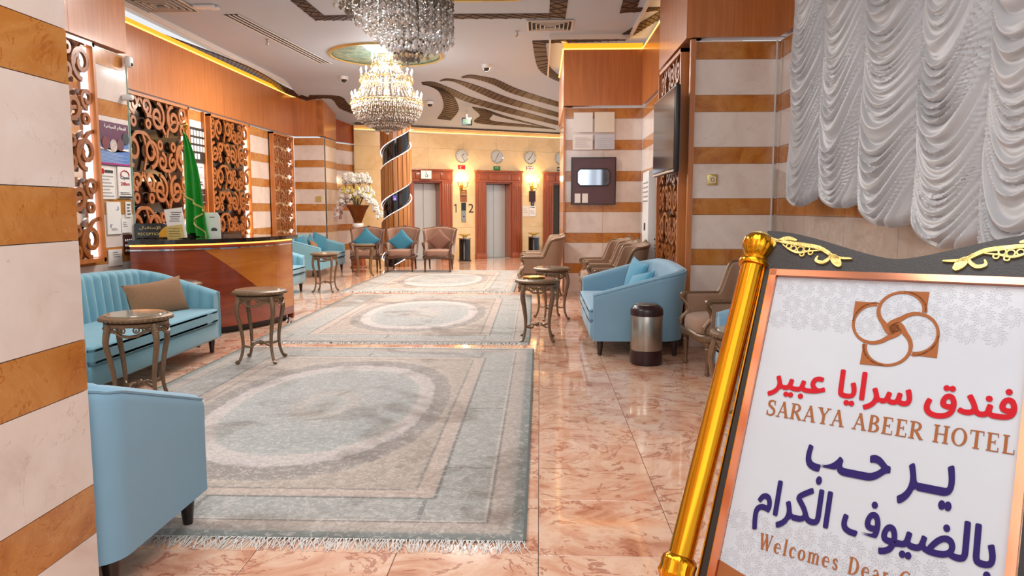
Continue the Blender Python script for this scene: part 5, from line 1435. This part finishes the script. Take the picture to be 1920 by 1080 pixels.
# pale rosette pattern, printed in the upper and lower parts
rp = B()
def rosette(cx, cy, r):
    for k in range(10):
        a = 2 * pi * k / 10; a2 = a + pi / 10
        P = [(cx + r * .28 * cos(a), cy + r * .28 * sin(a)), (cx + r * .66 * cos(a - .2), cy + r * .66 * sin(a - .2)), (cx + r * .9 * cos(a), cy + r * .9 * sin(a)), (cx + r * .66 * cos(a + .2), cy + r * .66 * sin(a + .2))]
        rp.ribbon(P, .0011, .0006, .0010, L2, True)
        rp.ribbon([(cx + r * .9 * cos(a), cy + r * .9 * sin(a)), (cx + r * 1.08 * cos(a2), cy + r * 1.08 * sin(a2)), (cx + r * .66 * cos(a2), cy + r * .66 * sin(a2))], .0010, .0006, .0010, L2)
for j in range(3):
    for i in range(11):
        cx, cy = .028 + i * .058 + (.029 if j % 2 else 0), .03 + j * .050
        if cx < SW - .02: rosette(cx, cy, .026)
for j in range(5):
    for i in range(11):
        cx, cy = .028 + i * .058 + (.029 if j % 2 else 0), .70 + j * .05
        if cx < SW - .02 and (j > 0 or i < 9): rosette(cx, cy, .026)
rp.build('rosette_print', 'sheet_line', sn, False)
# brown curved foot field
B().prism([(0, SH), (0, .812), (.06, .828), (.14, .845), (.3, .858), (.5, .85), (SW, .815), (SW, SH)], -.0005, .001, L2).build('foot_band', 'copperink', sn, False)
# frame
def bar(u0, v0, u1, v1, w, mat, name, t0=-.012, t1=.014):
    return B().ribbon([(u0, v0), (u1, v1)], w, t0, t1, L2).build(name, mat, sn, False)
for (u0, v0, u1, v1) in ((-.010, -.02, -.010, SH + .02), (SW + .010, -.02, SW + .010, SH + .02), (-.02, -.010, SW + .02, -.010), (-.02, SH + .01, SW + .02, SH + .01)):
    bar(u0, v0, u1, v1, .019, 'copper', 'frame_bar')
bar(-.028, -.03, -.032, SH + .02, .017, 'charcoal', 'side_board', -.008, .02); bar(SW + .030, -.03, SW + .034, SH + .02, .02, 'charcoal', 'side_board', -.008, .02)
bar(-.0385, -.03, -.0455, SH + .02, .0035, 'gold', 'gold_fillet', -.014, .0)
bar(-.0205, -.02, -.0205, SH + .02, .003, 'gold', 'gold_fillet', -.011, .0)
# crest board
def crest_v(u): k = abs(u - .31) / .365; return -.062 - .083 * sm(k) ** .8 - .0 * k
cr_ = [(-.055 + .73 * i / 30, crest_v(-.055 + .73 * i / 30)) for i in range(31)]
B().prism(cr_ + [(.675, -.021), (-.055, -.021)], -.006, .02, L2).build('crest_board', 'charcoal', sn, False)
def ornament(flip):
    o = B(); f = (lambda u, v: ((.62 - u) if flip else u, v))
    def rib(P, w): 
        P2 = [(p[0], p[1]) for p in bez([(a, c, 0) for a, c in P], 6)]; n = len(P2)
        ws = [w * (0.25 + .75 * sin(pi * (k + .5) / n)) for k in range(n)]
        o.ribbon([f(*p) for p in P2], ws, -.013, -.005, L2)
    rib([(-.044, -.122), (-.005, -.108), (.06, -.098), (.11, -.088), (.155, -.062), (.20, -.058)], .012)
    rib([(-.02, -.108), (.01, -.118), (.04, -.112)], .012)
    rib([(-.035, -.118), (-.025, -.10), (-.035, -.088)], .012)
    rib([(.145, -.068), (.158, -.052), (.172, -.034)], .024)
    rib([(.135, -.08), (.142, -.062), (.125, -.045), (.105, -.05), (.108, -.064)], .010)
    rib([(0.0, -.10), (.02, -.085), (.05, -.073), (.08, -.078), (.115, -.082)], .006)
    for (cx, cy, r) in ((.035, -.086, .008), (.055, -.083, .009), (.073, -.086, .008), (.062, -.069, .006), (.085, -.074, .006), (.02, -.094, .007)):
        o.ribbon([f(cx + r * cos(k * pi / 6), cy + r * sin(k * pi / 6)) for k in range(12)], .0035, -.012, -.005, L2, True)
    return o.build('gold_ornament', 'goldsoft', sn)
ornament(False); ornament(True)
# poles with fluted finials
for s_ in (0, 1):
    fx = (lambda u: u) if s_ == 0 else (lambda u: .62 - u)
    A_ = Vector((fx(-.0735), -.012, .035)); E_ = Vector((fx(-.104), -.012, -.85)); d = (E_ - A_).normalized()
    P = [A_ + (E_ - A_) * k / 6 for k in range(7)]
    B().tube(P, .0345, 32).build('gold_pole', 'gold', sn)
    Rm = d.to_track_quat('-Z', 'Y').to_matrix().to_4x4()
    fin = B(); MT = Matrix.Translation(A_) @ Rm
    fin.lathe([(.034, -.012), (.043, -.01), (.045, 0), (.042, .006), (.036, .01), (.038, .016), (.031, .02)], 28, M_=MT)
    fin.build('collar', 'gold', sn)
    fb = B(); fb.lathe([(.028, .018), (.033, .026), (.041, .042), (.045, .058), (.043, .074), (.035, .086), (.02, .093), (.0, .094)], 64, M_=MT, mod=lambda a, z: 1 + .045 * abs(cos(8 * a)) if z < .08 else 1); fb.build('fluted_finial', 'gold', sn)
    B().lathe([(.037, .078), (.03, .092), (.012, .098), (0, .099)], 24, M_=MT, mod=lambda a, z: 1 + .03 * cos(12 * a)).build('finial_cap', 'goldsoft', sn)
    MT2 = Matrix.Translation(E_) @ Rm
    B().lathe([(.035, .02), (.044, .012), (.048, 0), (.046, -.015), (.05, -.03), (.042, -.045), (.03, -.06), (.018, -.075)], 28, M_=MT2, mod=lambda a, z: 1 + .04 * cos(14 * a)).build('lower_collar', 'gold', sn)
    B().tube([E_ + d * .05, E_ + d * .40], .016, 12).build('stand_leg', 'black', sn)
# logo: four interlocking loops
lg = B(); LC = (.330, .131); k_ = .0545
for q in range(4):
    a0 = q * pi / 2; rot_ = lambda x, y, a=a0: (LC[0] + x * cos(a) - y * sin(a), LC[1] + x * sin(a) + y * cos(a))
    C_ = (.010, -.050)  # loop centre relative to logo centre
    # big open loop
    P = [(C_[0] + k_ * cos(t), C_[1] + k_ * .94 * sin(t)) for t in [radians(135 + i * 9) for i in range(26)]]
    ws = [.012 - .005 * sin(pi * i / 25) for i in range(26)]
    lg.ribbon([rot_(*p) for p in P], ws, -.001, .0008, L2)
    # s-shaped arm to the centre
    p0 = P[0]
    S_ = bez([(p0[0], p0[1], 0), (p0[0] + .018, p0[1] + .022, 0), (.0, .0, 0)], 8)
    lg.ribbon([rot_(p[0], p[1]) for p in S_], [.012 + .013 * (i / (len(S_) - 1)) for i in range(len(S_))], -.001, .0008, L2)
    # squared outer corner
    cor = [(C_[0], C_[1] - k_), (C_[0] + k_ + .004, C_[1] - k_ - .001), (C_[0] + k_ + .003, C_[1] + .004)] + [(C_[0] + k_ * cos(t), C_[1] + k_ * .94 * sin(t)) for t in [radians(0 - i * 10) for i in range(10)]]
    lg.prism([rot_(*p) for p in cor], -.001, .0008, L2)
lg.build('logo', 'copperink', sn, False)
# lettering
R1 = '\ufed5\ufeaa\ufee8\ufed3'; R2 = '\ufe8e\ufef3\ufe8d\ufeae\ufeb3'; R3 = '\ufeae\ufef4\ufe92\ufecb'
put_text(R3 + ' ' + R2 + ' ' + R1, 'redink', sn, .040, -.353, .568, .094, -.0012, 0, bold=.0026)
put_text('\ufe90\u0640\u0640\ufea3 \ufeae\u0640\u0640\ufef3', 'purple', sn, .172, -.567, .332, .108, -.0012, 0, bold=.0028)
put_text('\ufee1\ufe8d\ufeae\ufedc\ufedf\ufe8d \ufed1\ufeee\ufef4\ufec0\ufedf\ufe8e\ufe91', 'purple', sn, .066, -.712, .532, .134, -.0012, 0, bold=.0026)
TK, TN = .15, .055
def gl(ch):
    """serif glyph: advance, list of (points, width or widths)"""
    st = lambda x, y0=0, y1=1: [([(x, y0), (x, y1)], TK)]
    sf = lambda x, y, w=.15: [([(x - w, y), (x + w, y)], TN)]
    el = lambda cx, cy, rx, ry, a0=0, a1=360, n=24: [(cx + rx * cos(radians(a0 + (a1 - a0) * i / n)), cy + ry * sin(radians(a0 + (a1 - a0) * i / n))) for i in range(n + 1)]
    ew = lambda a0, a1, n=24: [TN + (TK - TN) * abs(cos(radians(a0 + (a1 - a0) * i / n))) ** 1.5 for i in range(n + 1)]
    t = TN / 2
    if ch == 'S': P = [p[:2] for p in bez([(.50, .74, 0), (.44, .93, 0), (.29, .97, 0), (.13, .88, 0), (.14, .68, 0), (.32, .54, 0), (.50, .38, 0), (.50, .14, 0), (.30, .03, 0), (.13, .10, 0), (.07, .29, 0)], 5)]; n = len(P); return .6, [(P, [TN + (TK - TN) * sin(pi * i / (n - 1)) ** 1.5 for i in range(n)]), ([(.50, .68), (.50, .99)], .03), ([(.07, .01), (.07, .32)], .03)]
    if ch == 'A': return .80, [([(.12, 0), (.39, 1)], TN), ([(.38, 1), (.68, 0)], TK), ([(.22, .34), (.56, .34)], TN)] + sf(.12, t, .12) + sf(.68, t, .14)
    if ch == 'R': return .74, st(.17) + [(el(.30, .74, .25, .235, 90, -90), ew(90, -90)), ([(.17, .975), (.32, .975)], TN), ([(.17, .505), (.32, .505)], TN), ([(.34, .5), (.66, 0)], TK)] + sf(.15, t) + sf(.13, 1 - t, .12) + sf(.68, t, .08)
    if ch == 'Y': return .76, [([(.12, 1), (.40, .5)], TK), ([(.66, 1), (.40, .5)], TN)] + st(.40, 0, .52) + sf(.40, t) + sf(.14, 1 - t) + sf(.66, 1 - t, .12)
    if ch == 'B': return .68, st(.17) + [(el(.28, .75, .23, .225, 90, -90), ew(90, -90)), (el(.30, .265, .27, .24, 90, -90), ew(90, -90)), ([(.1, .975), (.29, .975)], TN), ([(.17, .52), (.32, .52)], TN), ([(.05, .027), (.31, .027)], TN)]
    if ch == 'E': return .68, st(.18) + [([(.05, 1 - t), (.56, 1 - t)], TN), ([(.18, .51), (.44, .51)], TN), ([(.05, t), (.60, t)], TN), ([(.56, .78), (.56, 1)], .04), ([(.44, .4), (.44, .62)], .04), ([(.60, 0), (.60, .24)], .04)]
    if ch == 'H': return .84, st(.18) + st(.66) + [([(.18, .51), (.66, .51)], TN)] + sf(.18, t) + sf(.66, t) + sf(.18, 1 - t) + sf(.66, 1 - t)
    if ch == 'O': return .82, [(el(.41, .5, .31, .475, 0, 360, 36), [TN + (TK - TN) * abs(cos(radians(10 * i))) ** 1.5 for i in range(37)])]
    if ch == 'T': return .72, st(.36) + sf(.36, t) + [([(.04, 1 - t), (.68, 1 - t)], TN), ([(.05, .76), (.05, 1)], .04), ([(.67, .76), (.67, 1)], .04)]
    if ch == 'L': return .66, st(.18) + sf(.18, 1 - t) + [([(.05, t), (.58, t)], TN), ([(.58, 0), (.58, .26)], .04)]
    if ch == 'D': return .80, st(.18) + [(el(.30, .5, .36, .475, 90, -90), ew(90, -90)), ([(.05, .973), (.31, .973)], TN), ([(.05, .027), (.31, .027)], TN)]
    if ch == 'G': return .82, [(el(.42, .5, .32, .475, 50, 320, 30), [TN + (TK - TN) * abs(cos(radians(50 + 9 * i))) ** 1.5 for i in range(31)]), ([(.66, .06), (.66, .42)], TK)] + sf(.64, .43, .14)
    if ch == 'W': return 1.06, [([(.12, 1), (.34, 0)], TK), ([(.34, 0), (.53, .9)], TN), ([(.50, 1), (.72, 0)], TK), ([(.72, 0), (.94, 1)], TN)] + sf(.13, 1 - t, .12) + sf(.92, 1 - t, .10) + sf(.5, 1 - t, .1)
    X = .64
    if ch == 'e': return .54, [(el(.27, X / 2, .20, X / 2 - .02, 0, 315, 24), [TN + (TK - TN) * max(0, -cos(radians(13 * i))) for i in range(25)]), ([(.08, X * .55), (.46, X * .55)], TN)]
    if ch == 'c': return .50, [(el(.27, X / 2, .20, X / 2 - .02, 45, 315, 24), [TN + (TK - TN) * max(0, -cos(radians(45 + 11 * i))) for i in range(25)]), ([(.41, X * .74), (.43, X * .78)], .10)]
    if ch == 'o': return .56, [(el(.27, X / 2, .20, X / 2 - .02, 0, 360, 24), [TN + (TK * .9 - TN) * abs(cos(radians(15 * i))) for i in range(25)])]
    if ch == 'l': return .34, [([(.16, 0), (.16, 1)], TK * .9)] + sf(.16, t, .12) + [([(.05, .97), (.16, .97)], TN)]
    if ch == 'm': return .92, [([(x, 0), (x, X * (1 if x < .2 else .8))], TK * .85) for x in (.14, .44, .74)] + sf(.14, t, .11) + sf(.44, t, .11) + sf(.74, t, .11) + [(el(.29, X * .72, .15, X * .25, 160, 0, 10), TN * 1.3), (el(.59, X * .72, .15, X * .25, 160, 0, 10), TN * 1.3), ([(.03, X - t), (.14, X - t)], TN)]
    if ch == 's': P = [p[:2] for p in bez([(.36, X * .76, 0), (.26, X * .97, 0), (.11, X * .86, 0), (.14, X * .64, 0), (.32, X * .42, 0), (.36, X * .16, 0), (.22, .02, 0), (.08, X * .24, 0)], 4)]; n = len(P); return .46, [(P, [TN + (TK * .8 - TN) * sin(pi * i / (n - 1)) for i in range(n)])]
    if ch == 'a': return .52, [([(.38, 0), (.38, X * .72)], TK * .85), (el(.24, X * .72, .14, X * .25, 0, 165, 12), TN * 1.2), (el(.22, X * .28, .13, X * .25, 0, 360, 16), [TN + (TK * .6 - TN) * abs(cos(radians(22.5 * i))) for i in range(17)])] + sf(.42, t, .07)
    if ch == 'r': return .42, [([(.14, 0), (.14, X)], TK * .85)] + sf(.14, t, .12) + [(el(.27, X * .72, .12, X * .25, 170, 50, 8), TN * 1.6), ([(.03, X - t), (.14, X - t)], TN)]
    if ch == 'u': return .58, [([(.14, X), (.14, .15)], TK * .8), (el(.28, .16, .15, .13, 180, 360, 10), TN * 1.3), ([(.44, X), (.44, 0)], TK * .8)]
    if ch == 't': return .38, [([(.16, .08), (.16, .86)], TK * .8), ([(.04, X - t), (.32, X - t)], TN)]
    return .34, []
def serif(s, x, v, width, h, mat, track=.1):
    adv = [gl(c)[0] + track for c in s]; tot = sum(adv) - track; kx = width / tot; b = B(); X = 0
    for c, a in zip(s, adv):
        for n_s, (P, w) in enumerate(gl(c)[1]):
            kk = (kx + h) / 2; L_ = [(x + (X + p[0]) * kx, v - p[1] * h) for p in P]
            b.ribbon(L_, [q * kk for q in w] if isinstance(w, list) else w * kk, -.0008 - .00003 * n_s, .0008, L2)
        X += a
    return b.build('lettering', mat, sn, False)
serif('SARAYA ABEER HOTEL', .044, .409, .572, .043, 'copperink', .07)
serif('Welcomes Dear Guests', .092, .757, .46, .040, 'copperink', .16)

# ================================================================== housekeeping
bpy.context.view_layer.update()
